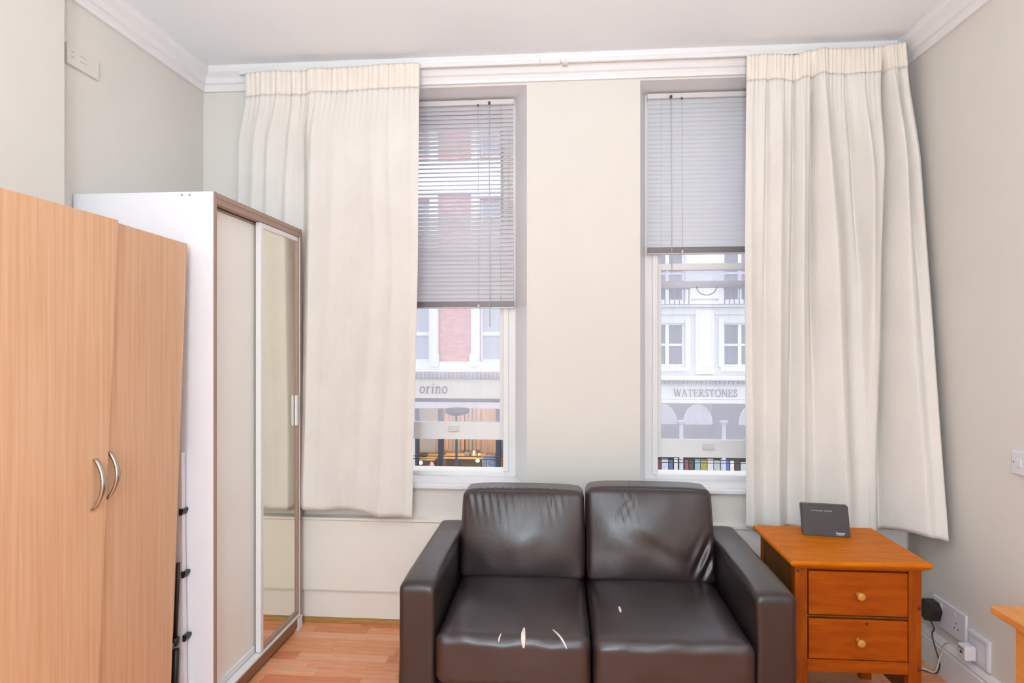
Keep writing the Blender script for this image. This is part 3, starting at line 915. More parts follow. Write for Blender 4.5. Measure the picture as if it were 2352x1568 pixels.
bm = bmesh.new()
for a0, a1 in ((.235, .285), (.30, .355), (.36, .42), (.425, .475), (.50, .56), (.565, .62), (.625, .665)):
    vs = [bm.verts.new(rp(a, b, -.0006)) for a, b in ((a0, .79), (a1, .79), (a1, .825), (a0, .825))]
    bm.faces.new(vs)
o = from_bm('print_line', bm, print2_m, body); o['label'] = 'thin line of pale print'
bm = bmesh.new()
for a0, a1, b0, b1 in ((.70, .712, .10, .18), (.715, .745, .10, .15), (.75, .78, .10, .15), (.785, .815, .10, .15), (.82, .85, .10, .148), (.855, .885, .10, .15), (.71, .85, .065, .08)):
    vs = [bm.verts.new(rp(a, b, -.0006)) for a, b in ((a0, b0), (a1, b0), (a1, b1), (a0, b1))]
    bm.faces.new(vs)
o = from_bm('logo', bm, print_m, body); o['label'] = 'small white logo'

# ================================================================== SOCKETS, PLUGS, CABLES ON THE RIGHT WALL
def plate(name, y0, y1, z0, z1, label, cat, group=None):
    e = empty(name, (XR, (y0 + y1) / 2, z0), label, cat, group)
    box('face_plate', XR - .012, XR - .0003, min(y0, y1), max(y0, y1), z0, z1, sock_m, e, bevel=.003, seg=2)
    return e
# double socket: Y 2.63..2.85
ds = plate('double_socket', 2.632, 2.852, .205, .325, 'white double wall socket holding the black plug', 'socket')
for yy in (2.70, 2.79):
    box('switch', XR - .015, XR - .012, yy - .006, yy + .006, .292, .308, sock_m, ds, bevel=.001)
for dy, dz in ((0, .016), (-.012, -.006), (.012, -.006)):
    box('pin_hole', XR - .0125, XR - .0119, 2.69 + dy - .003, 2.69 + dy + .003, .252 + dz - .003, .252 + dz + .003, knob_dk, ds, bevel=0)
sg = plate('wall_socket', 2.495, 2.612, .165, .285, 'white single wall socket holding the white plug', 'socket')
box('surround', XR - .016, XR - .0122, 2.497, 2.610, .268, .283, sock_m, sg, bevel=.002)
box('surround', XR - .016, XR - .0122, 2.497, 2.512, .168, .2675, sock_m, sg, bevel=.002)
# black plug in the far half of the double socket
bp = empty('black_plug', (1.60, 2.81, .215), 'chunky black mains plug in the double socket', 'plug')
prism('plug_body', [(2.79, .232), (2.83, .218), (2.862, .232), (2.866, .285), (2.845, .308), (2.800, .306), (2.776, .280)], 'x', XR - .058, XR - .0155, black_m, bp)
wp = empty('white_plug', (1.61, 2.60, .17), 'white mains plug in the single socket', 'plug')
pb = box('plug_body', XR - .060, XR - .0165, 2.556, 2.606, .178, .234, sock_m, wp, bevel=.006, seg=2)
box('fuse_window', XR - .0606, XR - .0602, 2.574, 2.588, .200, .210, knob_dk, pb, bevel=0)
box('moulding', XR - .0606, XR - .0602, 2.568, 2.596, .216, .222, print2_m, pb, bevel=0)
c = tube('power_cable', spline([(XR - .040, 2.82, .222), (XR - .036, 2.80, .196), (XR - .030, 2.825, .160), (XR - .030, 2.80, .110), (XR - .034, 2.765, .070), (XR - .032, 2.775, .03), (XR - .036, 2.80, .005), (XR - .12, 2.84, .004), (1.40, 2.83, .004), (1.36, 2.82, .004)], 10), .0028, cable_b)
tag(c, 'dark cable running from the black plug to the floor', 'cable')
c = tube('power_cable', spline([(XR - .048, 2.612, .196), (XR - .050, 2.66, .200), (XR - .044, 2.71, .172), (XR - .034, 2.745, .13), (XR - .040, 2.762, .07), (XR - .044, 2.785, .016), (XR - .07, 2.825, .0095), (1.50, 2.855, .0095), (1.38, 2.86, .0045), (1.33, 2.86, .0045)], 10), .0038, cable_w)
tag(c, 'white cable looping from the white plug to the floor', 'cable')
sw = plate('light_switch', 2.292, 2.378, .958, 1.042, 'white light switch plate on the plain wall above the table', 'switch')
box('rocker', XR - .017, XR - .0122, 2.322, 2.346, .984, 1.016, sock_m, sw, bevel=.002)
for zz in (.978, 1.022):
    lathe('screw', [(0, .003), (.0008, .003)], (XR - .0121, 2.366, 1.0), (-1, 0, 0), knob_dk, sw, 8); break
# plate high on the left wall
slot_m = mat('plate_slot', (206, 197, 190), .6, .03, 9)
vp = empty('vent_plate', (XL, 2.27, 2.487), 'cream wall plate with slots high on the wall above the white wardrobe', 'wall plate')
box('plate', XL + .0003, XL + .012, 2.190, 2.352, 2.487, 2.566, wall_m, vp, bevel=.003, seg=2)
for yy in (2.218, 2.262, 2.280):
    for zz in (2.520, 2.540):
        box('slot', XL + .0121, XL + .0126, yy - .010, yy + .006, zz - .003, zz + .003, slot_m, vp, bevel=0)

# ================================================================== TABLE AT THE RIGHT EDGE
tb = empty('pine_table', (1.39, 1.30, 0), 'light orange pine side table standing against the plain wall', 'table')
box('table_top', 1.160, 1.640, .86, 1.768, .698, .720, table_m, tb, bevel=.004, seg=2)
for xx in (1.176, 1.59):
    for yy in (.90, 1.655):
        box('leg', xx, xx + .042, yy, yy + .042, 0, .697, table_m, tb, bevel=.003)
box('apron', 1.186, 1.206, .943, 1.654, .62, .697, table_m, tb)
box('apron', 1.60, 1.62, .943, 1.654, .62, .697, table_m, tb)
box('apron', 1.2185, 1.5895, 1.665, 1.685, .62, .697, table_m, tb)
box('apron', 1.2185, 1.5895, .91, .93, .62, .697, table_m, tb)

# ================================================================== ADDED FILL LAMPS (unseen, behind the camera)
def fill_lantern_shade(cx, cy, cz, RL, parent):
    bm = bmesh.new(); rings = []; nr = 40
    for j in range(1, nr):
        a = math.pi * j / nr
        rr = RL * math.sin(a) * (1 - .012 * (j % 2))
        rings.append([bm.verts.new((cx + rr * math.cos(2 * math.pi * k / 40), cy + rr * math.sin(2 * math.pi * k / 40), cz + RL * math.cos(a))) for k in range(40)])
    for i in range(len(rings) - 1):
        for k in range(40):
            bm.faces.new([rings[i][k], rings[i][(k + 1) % 40], rings[i + 1][(k + 1) % 40], rings[i + 1][k]])
    return from_bm('paper_shade', bm, fill_lantern_m, parent, True)
LX, LY = -.35, -.95
pl = empty('fill_pendant', (LX, LY, 1.45), 'unseen round paper lantern added as fill light', 'lamp')
lathe('ceiling_rose', [(0, .045), (.012, .043), (.026, .02)], (LX, LY, ZC - .0005), (0, 0, -1), trim_m, pl, 20)
tube('flex', [(LX, LY, ZC - .026), (LX, LY, 1.98)], .003, cable_w, pl, 6)
fill_lantern_shade(LX, LY, 1.72, .27, pl)
# added uplighter, head turned to the ceiling, standing in for bounced flash
LX, LY, LZ = .10, -.55, 1.55
fl2 = empty('fill_uplighter', (LX, LY, 0), 'unseen floor uplighter added to bounce fill light off the ceiling', 'lamp')
lathe('base', [(0, .15), (.012, .148), (.02, .03)], (LX, LY, .0005), (0, 0, 1), metal_dk, fl2, 24)
tube('stem', [(LX, LY, .02), (LX, LY, LZ - .10)], .011, metal_dk, fl2, 10)
aim = (Vector((0, .15, ZC)) - Vector((LX, LY, LZ))).normalized()
hd = lathe('head', [(-.10, .03), (-.095, .05), (-.03, .085), (.0, .10), (.0, .096), (-.03, .08), (-.085, .045)], (LX, LY, LZ), aim, metal_dk, fl2, 28)
lathe('bulb', [(-.085, .02), (-.07, .03), (-.055, .03), (-.04, .012)], (LX, LY, LZ), aim, glow_m, hd, 14)
ld = bpy.data.lights.new('fill_uplighter_beam', 'SPOT')
ld.energy = FILL_UPLIGHT; ld.color = (.86, .94, 1.0); ld.spot_size = math.radians(130); ld.spot_blend = 1.0; ld.shadow_soft_size = .09
lo = bpy.data.objects.new('fill_uplighter_beam', ld)
link(lo, fl2, Vector((LX, LY, LZ)) + aim * .03)
lo.rotation_euler = aim.to_track_quat('-Z', 'Y').to_euler()

# ================================================================== STREET OUTSIDE
YE = 17.0            # facade across the street
GZ = -3.9            # pavement level
o = box('street', -30, 30, 3.6, 30, GZ - .3, GZ - .12, asphalt_m, bevel=0); tag(o, 'grey asphalt street below the windows', kind='structure')
o = box('pavement', -30, 30, 13.6, 30, GZ - .12, GZ, paving_m, bevel=0); tag(o, 'pale paving in front of the shops', kind='structure')
def PX(u, v): return atY(u, v, YE)
def X_(u): return PX(u, 787).x
def Z_(v): # height on the facade plane in the window regions
    return CAMZ + (787 - v) / F * YE * 1.0
# scale check: Z from pixels near the left and right views
def zl(v): return atY(1050, v, YE).z
def zr(v): return atY(1610, v, YE).z

# ---------- brick building with the cafe
bb = empty('brick_building', (-4, YE, GZ), 'red brick building with white window surrounds over a cafe', 'building')
bx0, bx1 = -13.0, X_(1340)
fz0, fz1 = zl(918), zl(866)        # cafe fascia
win_z = [(zl(831), zl(458)), (zl(362), zl(100))]
centres = [(X_(1144.5) + k * (X_(1144.5) - X_(946.5)), k) for k in range(-4, 1)]
ww_ = X_(1185) - X_(1101)
holes = []
for cx, k in centres:
    for (a, b) in win_z:
        r = (cx - ww_ / 2, cx + ww_ / 2, a, b); holes.append((r, r))
holed_wall('wall', bx0, bx1, zl(848), 12.5, YE, YE + .3, holes, brick_m, bb)
sw_ = X_(1101) - X_(1081)
for cx, k in centres:
    for wi, (a, b) in enumerate(win_z):
        for sgn in (-1, 1):
            xe = cx + sgn * ww_ / 2
            box('window_surround', min(xe, xe + sgn * sw_), max(xe, xe + sgn * sw_), YE - .08, YE + .05, a - .15, b + .05, stone_m, bb, bevel=.01)
        if wi == 0:
            for sgn in (-1, 1):
                xe = cx + sgn * (ww_ / 2 + sw_ * .62)
                box('surround_foot', xe - sw_ * .55, xe + sw_ * .55, YE - .14, YE - .0802, a - .16, a + .24, stone_m, bb, bevel=.04)
        box('lintel', cx - ww_ / 2 - sw_, cx + ww_ / 2 + sw_, YE - .12, YE + .05, b + .05, b + .12, stone_m, bb, bevel=.01)
        f = box('window_frame', cx - ww_ / 2, cx + ww_ / 2, YE + .16, YE + .22, a, b, pane_pale, bb, bevel=0)
        zm = zl(767) if wi == 0 else (a + b) / 2
        for (p, q, r0, r1) in ((cx - ww_ / 2, cx + ww_ / 2, zm - .04, zm + .06), (cx - ww_ / 2, cx + ww_ / 2, a, a + .07), (cx - ww_ / 2, cx - ww_ / 2 + .06, a + .07, b), (cx + ww_ / 2 - .06, cx + ww_ / 2, a + .07, b)):
            box('glazing_bar', p, q, YE + (.11 if r1 - r0 > .2 else .12), YE + .1599, r0, r1, sash_m, f, bevel=0)
box('sill_band', bx0, bx1, YE - .10, YE - .0001, zl(849), zl(830.5), stone_m, bb, bevel=.01)
box('string_course', bx0, bx1, YE - .16, YE - .0001, zl(446), zl(374), stone_m, bb, bevel=.02)
# shop cornice with a dark dirty frieze
o = box('shop_cornice', bx0, bx1, YE - .30, YE - .101, zl(868), zl(852), grime_m, bb, bevel=.01)
bm = bmesh.new()
xx = bx0 + .1
while xx < bx1 - .1:
    add_box(bm, xx, xx + .05, YE - .34, YE - .3002, zl(866), zl(856)); xx += .11
o = from_bm('dentil_row', bm, grime_m, bb); o['kind'] = 'stuff'
box('fascia_board', bx0, bx1, YE - .22, YE - .1, fz0, zl(868.5), cream_fascia, bb, bevel=.01)
box('fascia_moulding', bx0, bx1, YE - .28, YE - .1, zl(920), zl(913), navy_m, bb, bevel=.005)
box('awning_box', bx0, bx1, YE - .26, YE - .1, zl(936), zl(920.5), awning_m, bb, bevel=.01)

# lettering made of pen strokes with serifs
def arc(cx, cy, rx, ry, a0, a1, n=10):
    return [(cx + rx * math.cos(math.radians(a0 + (a1 - a0) * k / n)), cy + ry * math.sin(math.radians(a0 + (a1 - a0) * k / n))) for k in range(n + 1)]
T, t_ = .13, .06
GL = {
 'W': (1.25, [([(.06, 1), (.36, 0)], T), ([(.36, 0), (.62, 1)], t_), ([(.62, 1), (.90, 0)], T), ([(.90, 0), (1.18, 1)], t_), ([(0, 1), (.2, 1)], t_), ([(.52, 1), (.72, 1)], t_), ([(1.08, 1), (1.25, 1)], t_)]),
 'A': (.95, [([(.10, 0), (.46, 1)], t_), ([(.46, 1), (.84, 0)], T), ([(.24, .36), (.68, .36)], t_), ([(0, 0), (.22, 0)], t_), ([(.70, 0), (.95, 0)], t_)]),
 'T': (.85, [([(.42, 0), (.42, 1)], T), ([(.04, 1), (.80, 1)], t_), ([(.05, 1), (.05, .78)], t_), ([(.79, 1), (.79, .78)], t_), ([(.28, 0), (.56, 0)], t_)]),
 'E': (.78, [([(.18, 0), (.18, 1)], T), ([(.05, 1), (.68, 1)], t_), ([(.05, 0), (.72, 0)], t_), ([(.18, .52), (.54, .52)], t_), ([(.68, 1), (.68, .80)], t_), ([(.72, 0), (.72, .22)], t_), ([(.54, .62), (.54, .42)], t_)]),
 'R': (.92, [([(.18, 0), (.18, 1)], T), ([(.05, 1), (.42, 1)] + arc(.42, .75, .26, .25, 90, -90) + [(.18, .5)], t_ + .03), ([(.40, .5), (.80, 0)], T), ([(.05, 0), (.32, 0)], t_), ([(.74, 0), (.92, 0)], t_)]),
 'S': (.66, [(arc(.33, .75, .22, .25, 20, 270, 14)[:-1] + arc(.33, .26, .24, .26, 90, -160, 14), .09), ([(.54, .96), (.54, .74)], t_), ([(.09, .06), (.09, .30)], t_)]),
 'O': (1.0, [(arc(.5, .5, .42, .5, 0, 360, 24), .10)]),
 'N': (1.0, [([(.16, 0), (.16, 1)], t_), ([(.16, 1), (.82, 0)], T), ([(.82, 0), (.82, 1)], t_), ([(.02, 1), (.2, 1)], t_), ([(.70, 1), (.95, 1)], t_), ([(.04, 0), (.28, 0)], t_)]),
 'o': (.58, [(arc(.28, .30, .22, .30, 0, 360, 20), .085)]),
 'r': (.46, [([(.14, 0), (.14, .6)], .1), ([(.02, .58), (.14, .58)], .05), ([(.14, .40), (.22, .54), (.34, .60), (.42, .56)], .06), ([(.04, 0), (.26, 0)], .05)]),
 'i': (.32, [([(.15, 0), (.15, .6)], .1), ([(.03, .58), (.15, .58)], .05), ([(.04, 0), (.27, 0)], .05), ([(.10, .84), (.20, .84)], .1)]),
 'n': (.62, [([(.14, 0), (.14, .6)], .1), ([(.02, .58), (.14, .58)], .05), ([(.14, .42), (.24, .56), (.36, .60), (.46, .52), (.48, .40), (.48, 0)], .08), ([(.04, 0), (.24, 0)], .05), ([(.39, 0), (.59, 0)], .05)]),
}
def letters(text, x0, x1, zbase, h, y, depth, m, parent, slant=0., gap=.06):
    tot = sum(GL[c][0] for c in text) + gap * (len(text) - 1)
    sx = (x1 - x0) / tot
    x = 0
    for ch in text:
        w, strokes = GL[ch]
        bm = bmesh.new()
        for pts, th in strokes:
            for (a, b) in zip(pts, pts[1:]):
                A = Vector(((x + a[0] + slant * a[1]) * sx, a[1] * h)); B = Vector(((x + b[0] + slant * b[1]) * sx, b[1] * h))
                d = (B - A)
                if d.length < 1e-6: continue
                d.normalize(); nn = Vector((-d.y, d.x)) * th * h * .5; e = d * th * h * .15
                q = [A - e + nn, A - e - nn, B + e - nn, B + e + nn]
                vs = [bm.verts.new((x0 + p.x, yy, zbase + p.y)) for yy in (y - depth, y) for p in q]
                for f in ((0, 1, 2, 3), (4, 5, 6, 7), (0, 1, 5, 4), (1, 2, 6, 5), (2, 3, 7, 6), (3, 0, 4, 7)):
                    bm.faces.new([vs[i] for i in f])
        from_bm('letter', bm, m, parent)
        x += w + gap
letters('orino', X_(967), X_(1031), zl(901), (zl(880) - zl(901)) / .88, YE - .222, .02, sign_grey, bb, slant=.12)

# cafe front: open bays between navy posts, lit room behind
cz1 = zl(936)
for u0, u1 in ((955, 962), (1008, 1018), (1140, 1150), (1235, 1245), (700, 712), (820, 830)):
    box('shopfront_post', X_(u0), X_(u1), YE - .12, YE + .10, GZ, cz1, navy_m, bb, bevel=.01)
box('stall_riser', bx0, bx1, YE - .1, YE + .1, GZ, GZ + .55, navy_m, bb, bevel=.01)
box('shop_pane', bx0, bx1, YE + .02, YE + .03, GZ + .55, cz1, shopglass_m, bb, bevel=0)
box('interior_wall', bx0, bx1, YE + 3.0, YE + 3.1, GZ, cz1 + .7, warm_wall, bb, bevel=0)
box('interior_floor', bx0, bx1, YE + .1, YE + 3.0, GZ, GZ + .05, shop_dark, bb, bevel=0)
box('interior_ceiling', bx0, bx1, YE + .3, YE + 3.0, cz1 + .62, cz1 + .7, shop_dark, bb, bevel=0)
box('interior_side', bx1 - .1, bx1, YE + .1, YE + 3.0, GZ, cz1, shop_dark, bb, bevel=0)
box('interior_side', bx0, bx0 + .1, YE + .1, YE + 3.0, GZ, cz1, shop_dark, bb, bevel=0)
# grey wall panel and cladding strips seen in the bays
YI = YE + 2.95
def inner(name, u0, u1, v0, v1, m, dep=.06, y=YI, par=None, bev=.01):
    a, b = atY(u0, v1, y), atY(u1, v0, y)
    return box(name, a.x, b.x, y - dep, y, a.z, b.z, m, par, bevel=bev)
greyp = mat('taupe_plaster', (150, 138, 122), .7, .05, 3)
inner('wall_panel', 955, 1000, 935, 1040, greyp, .04, par=bb)
inner('wall_panel', 1140, 1190, 935, 1040, shop_dark, .04, par=bb)
for u in range(1024, 1100, 9):
    inner('cladding_board', u, u + 6, 935, 1033, mat('cladding_%d' % u, (190 - (u % 4) * 14, 138 - (u % 3) * 10, 70), .6, .1, 5), .03, y=YI - .045, par=bb, bev=0)

tbl_group = 'cafe furniture behind the shopfront'
def counter(u0, u1, v, dep, lab):
    y = YE + 1.7
    a, b = atY(u0, v, y), atY(u1, v, y)
    e = empty('cafe_counter', ((a.x + b.x) / 2, y, GZ + .05), lab, 'counter')
    box('counter_top', a.x, b.x, y - dep, y + .5, a.z - .07, a.z, oak_m, e, bevel=.01)
    box('counter_body', a.x + .08, b.x - .08, y - dep + .15, y + .45, GZ + .0505, a.z - .0705, shop_dark, e, bevel=0)
    return a.z, y
z1, y1 = counter(960, 1004, 1048, .25, 'short oak cafe counter in front of the grey wall panel')
z2, y2 = counter(1019, 1113, 1046, .25, 'long oak cafe counter in front of the timber cladding')
# lamps, crockery, clothing
def pend(u, v, y, lab):
    p = atY(u, v, y)
    e = empty('shop_lamp', p, lab, 'lamp', 'small lit lamps in the cafe')
    lathe('bulb', [(0, .01), (.02, .05), (.06, .065), (.10, .045), (.115, .012)], p - Vector((0, 0, .06)), (0, 0, 1), glow_m, e, 14)
    tube('stem', [p + Vector((0, 0, .056)), p + Vector((0, 0, .30))], .012, metal_dk, e, 8)
    ld = bpy.data.lights.new('shop_lamp_light', 'POINT'); ld.energy = 12; ld.color = (1, .78, .50); ld.shadow_soft_size = .1
    lo = bpy.data.objects.new('shop_lamp_light', ld); link(lo, e, p - Vector((0, .3, .0)))
pend(966, 1062, YE + 1.05, 'small lit lamp under the short cafe counter')
pend(1097, 1057, YE + 1.05, 'small lit lamp under the long cafe counter')
for u in (1026, 1106):  # added ceiling lamps, hidden behind the fascia, to warm the cafe interior
    p = Vector((atY(u, 955, YE + 1.6).x, YE + 1.6, cz1 + .42))
    e = empty('shop_lamp', p, 'unseen ceiling lamp added to light the cafe', 'lamp', 'added unseen lamps in the cafe')
    lathe('bulb', [(0, .01), (.02, .05), (.06, .065), (.10, .045), (.115, .012)], p - Vector((0, 0, .06)), (0, 0, 1), glow_m, e, 14)
    tube('stem', [p + Vector((0, 0, .056)), (p.x, p.y, cz1 + .618)], .012, metal_dk, e, 8)
    ld = bpy.data.lights.new('shop_lamp_light', 'POINT'); ld.energy = 60; ld.color = (1, .74, .42); ld.shadow_soft_size = .1
    lo = bpy.data.objects.new('shop_lamp_light', ld); link(lo, e, p - Vector((0, 0, .18)))
# dark domed parasol outside the front
p = atY(1050, 937, YE - .75)
e = empty('cafe_parasol', (p.x, p.y, GZ), 'dark domed parasol on a navy post outside the cafe', 'parasol')
lathe('canopy', [(0, .05), (.01, .30), (.06, .34), (.13, .30), (.18, .20), (.19, .03)], (p.x, p.y, p.z), (0, 0, -1), navy_m, e, 24)
tube('post', [(p.x - .02, p.y, GZ + .021), (p.x - .02, p.y, p.z - .18)], .03, navy_m, e, 10)
lathe('foot', [(0, .18), (.02, .17), (.03, .05)], (p.x - .02, p.y, GZ), (0, 0, 1), metal_dk, e, 16)
for i, (u, w_, h_, m_, lab) in enumerate(((973, .30, .10, shop_dark, 'dark serving tray on the short cafe counter'), (1089, .10, .17, cafe_w, 'white jar on the long cafe counter'),
        (1071, .13, .12, bluecloth, 'patterned mug on the long cafe counter'), (1100, .12, .08, cafe_w, 'low white bowl on the long cafe counter'), (1080, .08, .06, shop_dark, 'small dark cup on the long cafe counter'))):
    yy = y1; zz = z1 if u < 1010 else z2
    q = atY(u, 1040, yy)
    if h_ > w_ * .8:
        o = lathe('jar', [(0, w_ * .4), (h_ * .1, w_ * .5), (h_ * .8, w_ * .5), (h_ * .92, w_ * .35), (h_, w_ * .38)], (q.x, yy, zz), (0, 0, 1), m_, None, 16)
    else:
        o = lathe('dish', [(0, w_ * .3), (h_ * .3, w_ * .42), (h_, w_ * .5), (h_ * .9, w_ * .46)], (q.x, yy, zz), (0, 0, 1), m_, None, 16)
    tag(o, lab, 'crockery')
q = atY(1128, 1062, YE + .7)
ch = empty('cafe_chair', (q.x, YE + .7, GZ + .05), 'cafe chair draped with a blue checked cloth', 'chair')
from_bm('draped_cloth', rbox(10, q.x - .24, q.x + .12, YE + .60, YE + .80, q.z - .35, q.z + .22, .05, lambda p, abc: p + Vector((.03 * N3(p.x * 6, p.z * 6, 0), .05 * N3(p.x * 8, p.z * 8, 4), .02 * N3(p.x * 9, 3, p.y * 9)))), bluecloth, ch, True)
for dx in (-.2, .08):
    for dy in (.62, .78):
        box('leg', q.x + dx - .02, q.x + dx + .02, YE + dy - .02, YE + dy + .02, GZ + .051, q.z - .30, metal_dk, ch)
# white and red things just above the guard bars, on the pavement tables
for i, (u, m_, lab) in enumerate(((969, cafe_w, 'white pavement table near the left navy posts'), (1031, cafe_w, 'white pavement table between two navy posts'), (1060, cafe_w, 'white pavement table by the domed hood'), (1150, cafe_w, 'white pavement table by the checked cloth'))):
    q = atY(u, 1076, YE - 1.35)
    e = empty('pavement_table', (q.x, YE - 1.35, GZ), lab, 'table')
    lathe('table_top', [(0, .13), (.02, .15), (.035, .145)], (q.x, YE - 1.35, q.z - .035), (0, 0, 1), m_, e, 20)
    tube('pedestal', [(q.x, YE - 1.35, GZ + .02), (q.x, YE - 1.35, q.z - .036)], .03, metal_dk, e, 10)
    lathe('foot', [(0, .14), (.015, .13), (.02, .05)], (q.x, YE - 1.35, GZ), (0, 0, 1), metal_dk, e, 16)
redm = mat('red_check_cloth', (170, 60, 66), .8, .0, 20, dark=(214, 190, 190), detail=1)
q = atY(992, 1072, YE - .5)
o = lathe('flower_pot', [(0, .10), (.02, .12), (.22, .15), (.24, .16), (.30, .17), (.42, .10), (.46, .03)], (q.x, YE - .5, GZ), (0, 0, 1), redm, None, 14)
o.scale = (1, 1, (q.z + .14 - GZ) / .46)
tag(o, 'tall red and white patterned planter outside the cafe', 'planter')

# ---------- white building with the bookshop
wbd = empty('white_building', (8, YE, GZ), 'white stucco building with pilasters over a bookshop', 'building')
wx0, wx1 = X_(1341), 16.0
pitch = X_(1702) - X_(1534)
wc = [X_(1534) + k * pitch for k in range(0, 5)]
wh = (X_(1573) - X_(1495)) / 2
wz = [(zr(842), zr(741)), (zr(692), zr(560)), (zr(430), zr(300)), (zr(200), zr(90))]
holes = []
for cx in wc:
    for a, b in wz:
        r = (cx - wh, cx + wh, a, b); holes.append((r, r))
holed_wall('wall', wx0, wx1, zr(880), 12.8, YE, YE + .3, holes, stucco_m, wbd)
for cx in wc:
    for wi, (a, b) in enumerate(wz):
        f = box('window_pane', cx - wh, cx + wh, YE + .18, YE + .22, a, b, pane_dark, wbd, bevel=0)
        zm = (a + b) / 2
        for (p, q, r0, r1) in ((cx - wh, cx + wh, zm - .03, zm + .03), (cx - .045, cx + .045, a, b), (cx - wh, cx + wh, a, a + .06), (cx - wh, cx - wh + .05, a, b), (cx + wh - .05, cx + wh, a, b), (cx - wh, cx + wh, b - .05, b)):
            box('glazing_bar', p, q, YE + (.12 if r1 - r0 > .2 else .13), YE + .1799, r0 + (.0007 if r1 - r0 > .2 else 0), r1 - (.0007 if r1 - r0 > .2 else 0), sash_m, f, bevel=0)
        box('window_sill', cx - wh - .1, cx + wh + .1, YE - .09, YE - .0001, a - .12, a - .01, stone_m, wbd, bevel=.01)
        for sgn in (-1, 1):
            xe = cx + sgn * (wh + .08)
            box('architrave', xe - .07, xe + .07, YE - .05, YE - .0001, a - .009, b + .12, stone_m, wbd, bevel=.01)
        if wi == 1:
            # little balconet grilles
            bm = bmesh.new()
            for k in range(9):
                xx = cx - wh - .05 + k * (2 * wh + .1) / 8
                add_box(bm, xx - .012, xx + .012, YE - .30, YE - .276, a - .1, a + .30)
            add_box(bm, cx - wh - .08, cx + wh + .08, YE - .31, YE - .27, a + .30, a + .34)
            from_bm('balconet_rail', bm, pane_dark, wbd)
for k in range(len(wc) - 1):
    xm = (wc[k] + wc[k + 1]) / 2
    hw = (X_(1645) - X_(1602)) / 2
    box('pilaster', xm - hw, xm + hw, YE - .10, YE - .0001, zr(858), zr(710), stone_m, wbd, bevel=.01)
    pp = box('pilaster_panel', xm - hw * .66, xm + hw * .66, YE - .125, YE - .1002, zr(842), zr(722), stone_m, wbd, bevel=.01)
    box('pilaster_upper', xm - hw * 1.5, xm + hw * 1.5, YE - .06, YE - .0001, zr(686), zr(120), stone_m, wbd, bevel=.01)
box('string_course', wx0, wx1, YE - .20, YE - .0001, zr(706), zr(700), stone_m, wbd, bevel=.005)
box('string_course', wx0, wx1, YE - .28, YE - .0001, zr(699.5), zr(692.5), stone_m, wbd, bevel=.005)
box('frieze', wx0, wx1, YE - .07, YE - .0001, zr(722), zr(706.5), stucco_m, wbd, bevel=.005)
box('shop_cornice', wx0, wx1, YE - .38, YE - .0001, zr(872), zr(862), stone_m, wbd, bevel=.02)
bm = bmesh.new(); xx = wx0 + .1
while xx < wx1 - .1:
    add_box(bm, xx, xx + .06, YE - .28, YE - .2005, zr(881), zr(874)); xx += .12
o = from_bm('dentil_row', bm, grime_m, wbd); o['kind'] = 'stuff'
box('dentil_backing', wx0, wx1, YE - .20, YE - .0001, zr(884), zr(872.5), stucco_m, wbd, bevel=0)
box('fascia_board', wx0, wx1, YE - .14, YE - .0001, zr(916), zr(884.5), stone_m, wbd, bevel=.01)
box('fascia_moulding', wx0, wx1, YE - .20, YE - .0001, zr(925), zr(916.5), stone_m, wbd, bevel=.01)
letters('WATERSTONES', X_(1545), X_(1690), zr(909), zr(893) - zr(909), YE - .1405, .03, sign_grey2, wbd, gap=.10)
# arcade below
sz1 = zr(925)
box('shop_back', wx0, wx1, YE + 1.6, YE + 1.7, GZ, sz1 + .6, slate_m, wbd, bevel=0)
box('shop_soffit', wx0, wx1, YE + .3, YE + 1.6, sz1 + .52, sz1 + .6, slate_m, wbd, bevel=0)
box('interior_side', wx0, wx0 + .1, YE + .1, YE + 1.6, GZ, sz1, slate_m, wbd, bevel=0)
box('interior_side', wx1 - .1, wx1, YE + .1, YE + 1.6, GZ, sz1, slate_m, wbd, bevel=0)
box('shop_floor', wx0, wx1, YE + .1, YE + 1.6, GZ, GZ + .05, slate_m, wbd, bevel=0)
acx = [X_(1444), X_(1527), X_(1609), X_(1740), X_(1822), X_(1904)]
colx = [X_(1486), X_(1568), X_(1667), X_(1781), X_(1863), X_(1946)]
zb_, zt_ = zr(978), zr(931)
for i, cx in enumerate(acx):
    rx = (X_(1645) - X_(1576)) / 2
    pts = [(cx - rx, zb_)] + [(cx + rx * math.cos(a), zb_ + (zt_ - zb_) * math.sin(a)) for a in [math.pi - math.pi * k / 18 for k in range(1, 18)]] + [(cx + rx, zb_)]
    o = prism('arched_blind', pts, 'y', YE + .30, YE + .36, arch_m, wbd)
    xm = colx[i]
    tube('slim_column', [(xm, YE + .2, GZ + .05), (xm, YE + .2, zr(978))], .055, arch_m, wbd, 10)
    lathe('column_capital', [(0, .055), (.03, .07), (.08, .11), (.10, .12), (.12, .12)], (xm, YE + .2, zr(978)), (0, 0, 1), arch_m, wbd, 14)
box('shop_pane', wx0, wx1, YE + .02, YE + .03, GZ + .4, sz1, shopglass_m, wbd, bevel=0)
box('stall_riser', wx0, wx1, YE - .1, YE + .1, GZ, GZ + .4, slate_m, wbd, bevel=0)
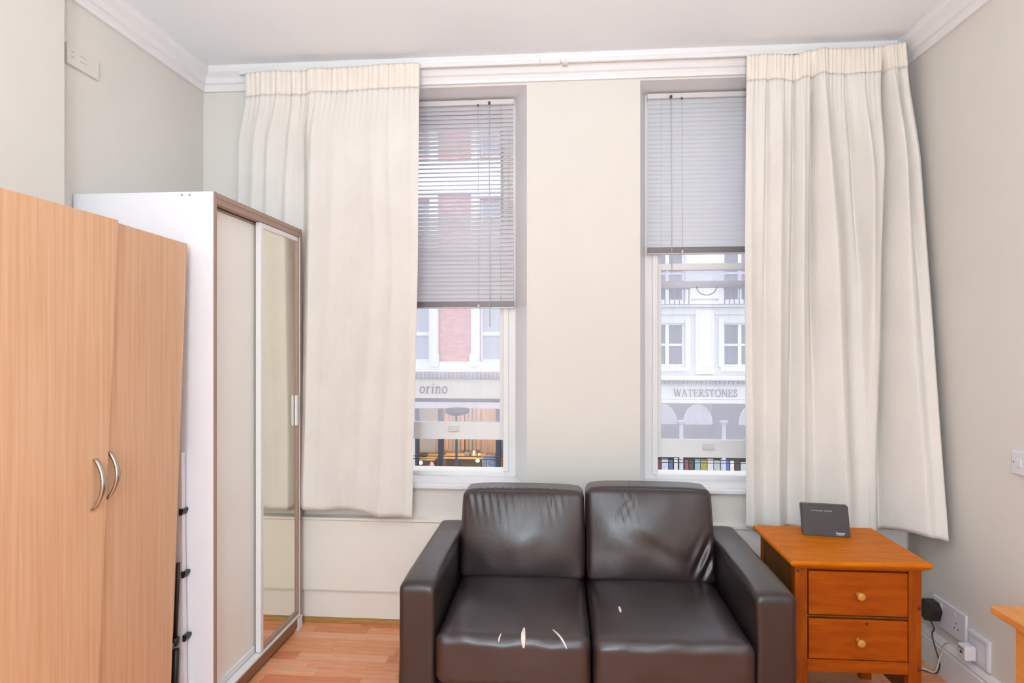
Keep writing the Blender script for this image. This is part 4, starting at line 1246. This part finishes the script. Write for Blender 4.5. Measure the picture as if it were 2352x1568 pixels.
for k in range(2):  # unseen lamps added to light the bookshop interior
    ld = bpy.data.lights.new('bookshop_fill_light', 'POINT'); ld.energy = 22; ld.color = (1, .93, .84); ld.shadow_soft_size = .15
    p = Vector((X_(1540) + k * 1.6, YE + .8, sz1 + .34))
    e = empty('shop_lamp', p, 'unseen ceiling lamp added to light the bookshop', 'lamp', 'added unseen lamps in the bookshop')
    lathe('bulb', [(0, .01), (.02, .05), (.06, .065), (.10, .045), (.115, .012)], p - Vector((0, 0, .06)), (0, 0, 1), glow_m, e, 14)
    tube('stem', [p + Vector((0, 0, .056)), (p.x, p.y, sz1 + .518)], .012, metal_dk, e, 8)
    lo = bpy.data.objects.new('bookshop_fill_light', ld); link(lo, e, p - Vector((0, .2, .1)))
# book display on two shelves inside the window
sb = empty('book_display_shelf', (X_(1610), YE + .5, GZ + .05), 'oak stepped display stand of books in the bookshop window', 'shelf')
ys = YE + .45
zs0 = atY(1600, 1079, ys + .41).z
xa, xb = atY(1500, 1080, ys).x, atY(1760, 1080, ys).x
box('shelf', xa, xb, ys - .12, ys + .14, zs0 - .39, zs0 - .34, oak_m, sb)
box('shelf', xa, xb, ys + .30, ys + .52, zs0 - .045, zs0, oak_m, sb)
box('stand_back', xa, xb, ys + .525, ys + .56, GZ + .051, zs0 + .50, shop_dark, sb)
for xx in (xa, (xa + xb) / 2, xb - .05):
    box('stand_leg', xx, xx + .05, ys - .10, ys + .12, GZ + .051, zs0 - .3905, shop_dark, sb)
    box('stand_leg', xx, xx + .05, ys + .32, ys + .50, GZ + .051, zs0 - .0455, shop_dark, sb)
bcols = [((150, 190, 214), 'sky blue'), ((222, 214, 190), 'cream'), ((176, 166, 66), 'olive yellow'), ((232, 170, 150), 'salmon'), ((226, 226, 222), 'white'), ((190, 200, 196), 'pale grey'),
         ((122, 66, 66), 'maroon'), ((206, 216, 232), 'pale blue'), ((96, 112, 178), 'cobalt blue'), ((236, 230, 224), 'ivory'), ((66, 58, 60), 'black'), ((200, 206, 208), 'silver grey'), ((150, 92, 90), 'brick red'), ((90, 70, 62), 'dark brown')]
rb_ = random.Random(11)
for shelf in (0, 1):
    x = xa + .06; i = shelf * 5
    while x < xb - .25:
        w_ = .09 + rb_.random() * .09; h_ = .22 + rb_.random() * .11 if shelf else .20 + rb_.random() * .07
        col, nm = bcols[i % len(bcols)]
        key = 'book_cover_%d' % (i % len(bcols))
        m_ = MATS.get(key) or mat(key, col, .5, .12, 14)
        y0 = (ys - .04) if shelf == 0 else ys + .38
        zz = (zs0 - .34 if shelf == 0 else zs0) + .0005
        bm = bmesh.new(); add_box(bm, x, x + w_, y0, y0 + .03, zz, zz + h_)
        add_box(bm, x + .004, x + w_ - .002, y0 + .004, y0 + .026, zz + h_, zz + h_ + .001)
        o = from_bm('book', bm, m_)
        tag(o, '%s book standing on the %s step of the bookshop display' % (nm, 'lower' if shelf == 0 else 'upper'), 'book', '%s books on the %s display step' % (nm, 'lower' if shelf == 0 else 'upper'))
        x += w_ + .012 + rb_.random() * .03; i += 1 + (rb_.random() < .2)
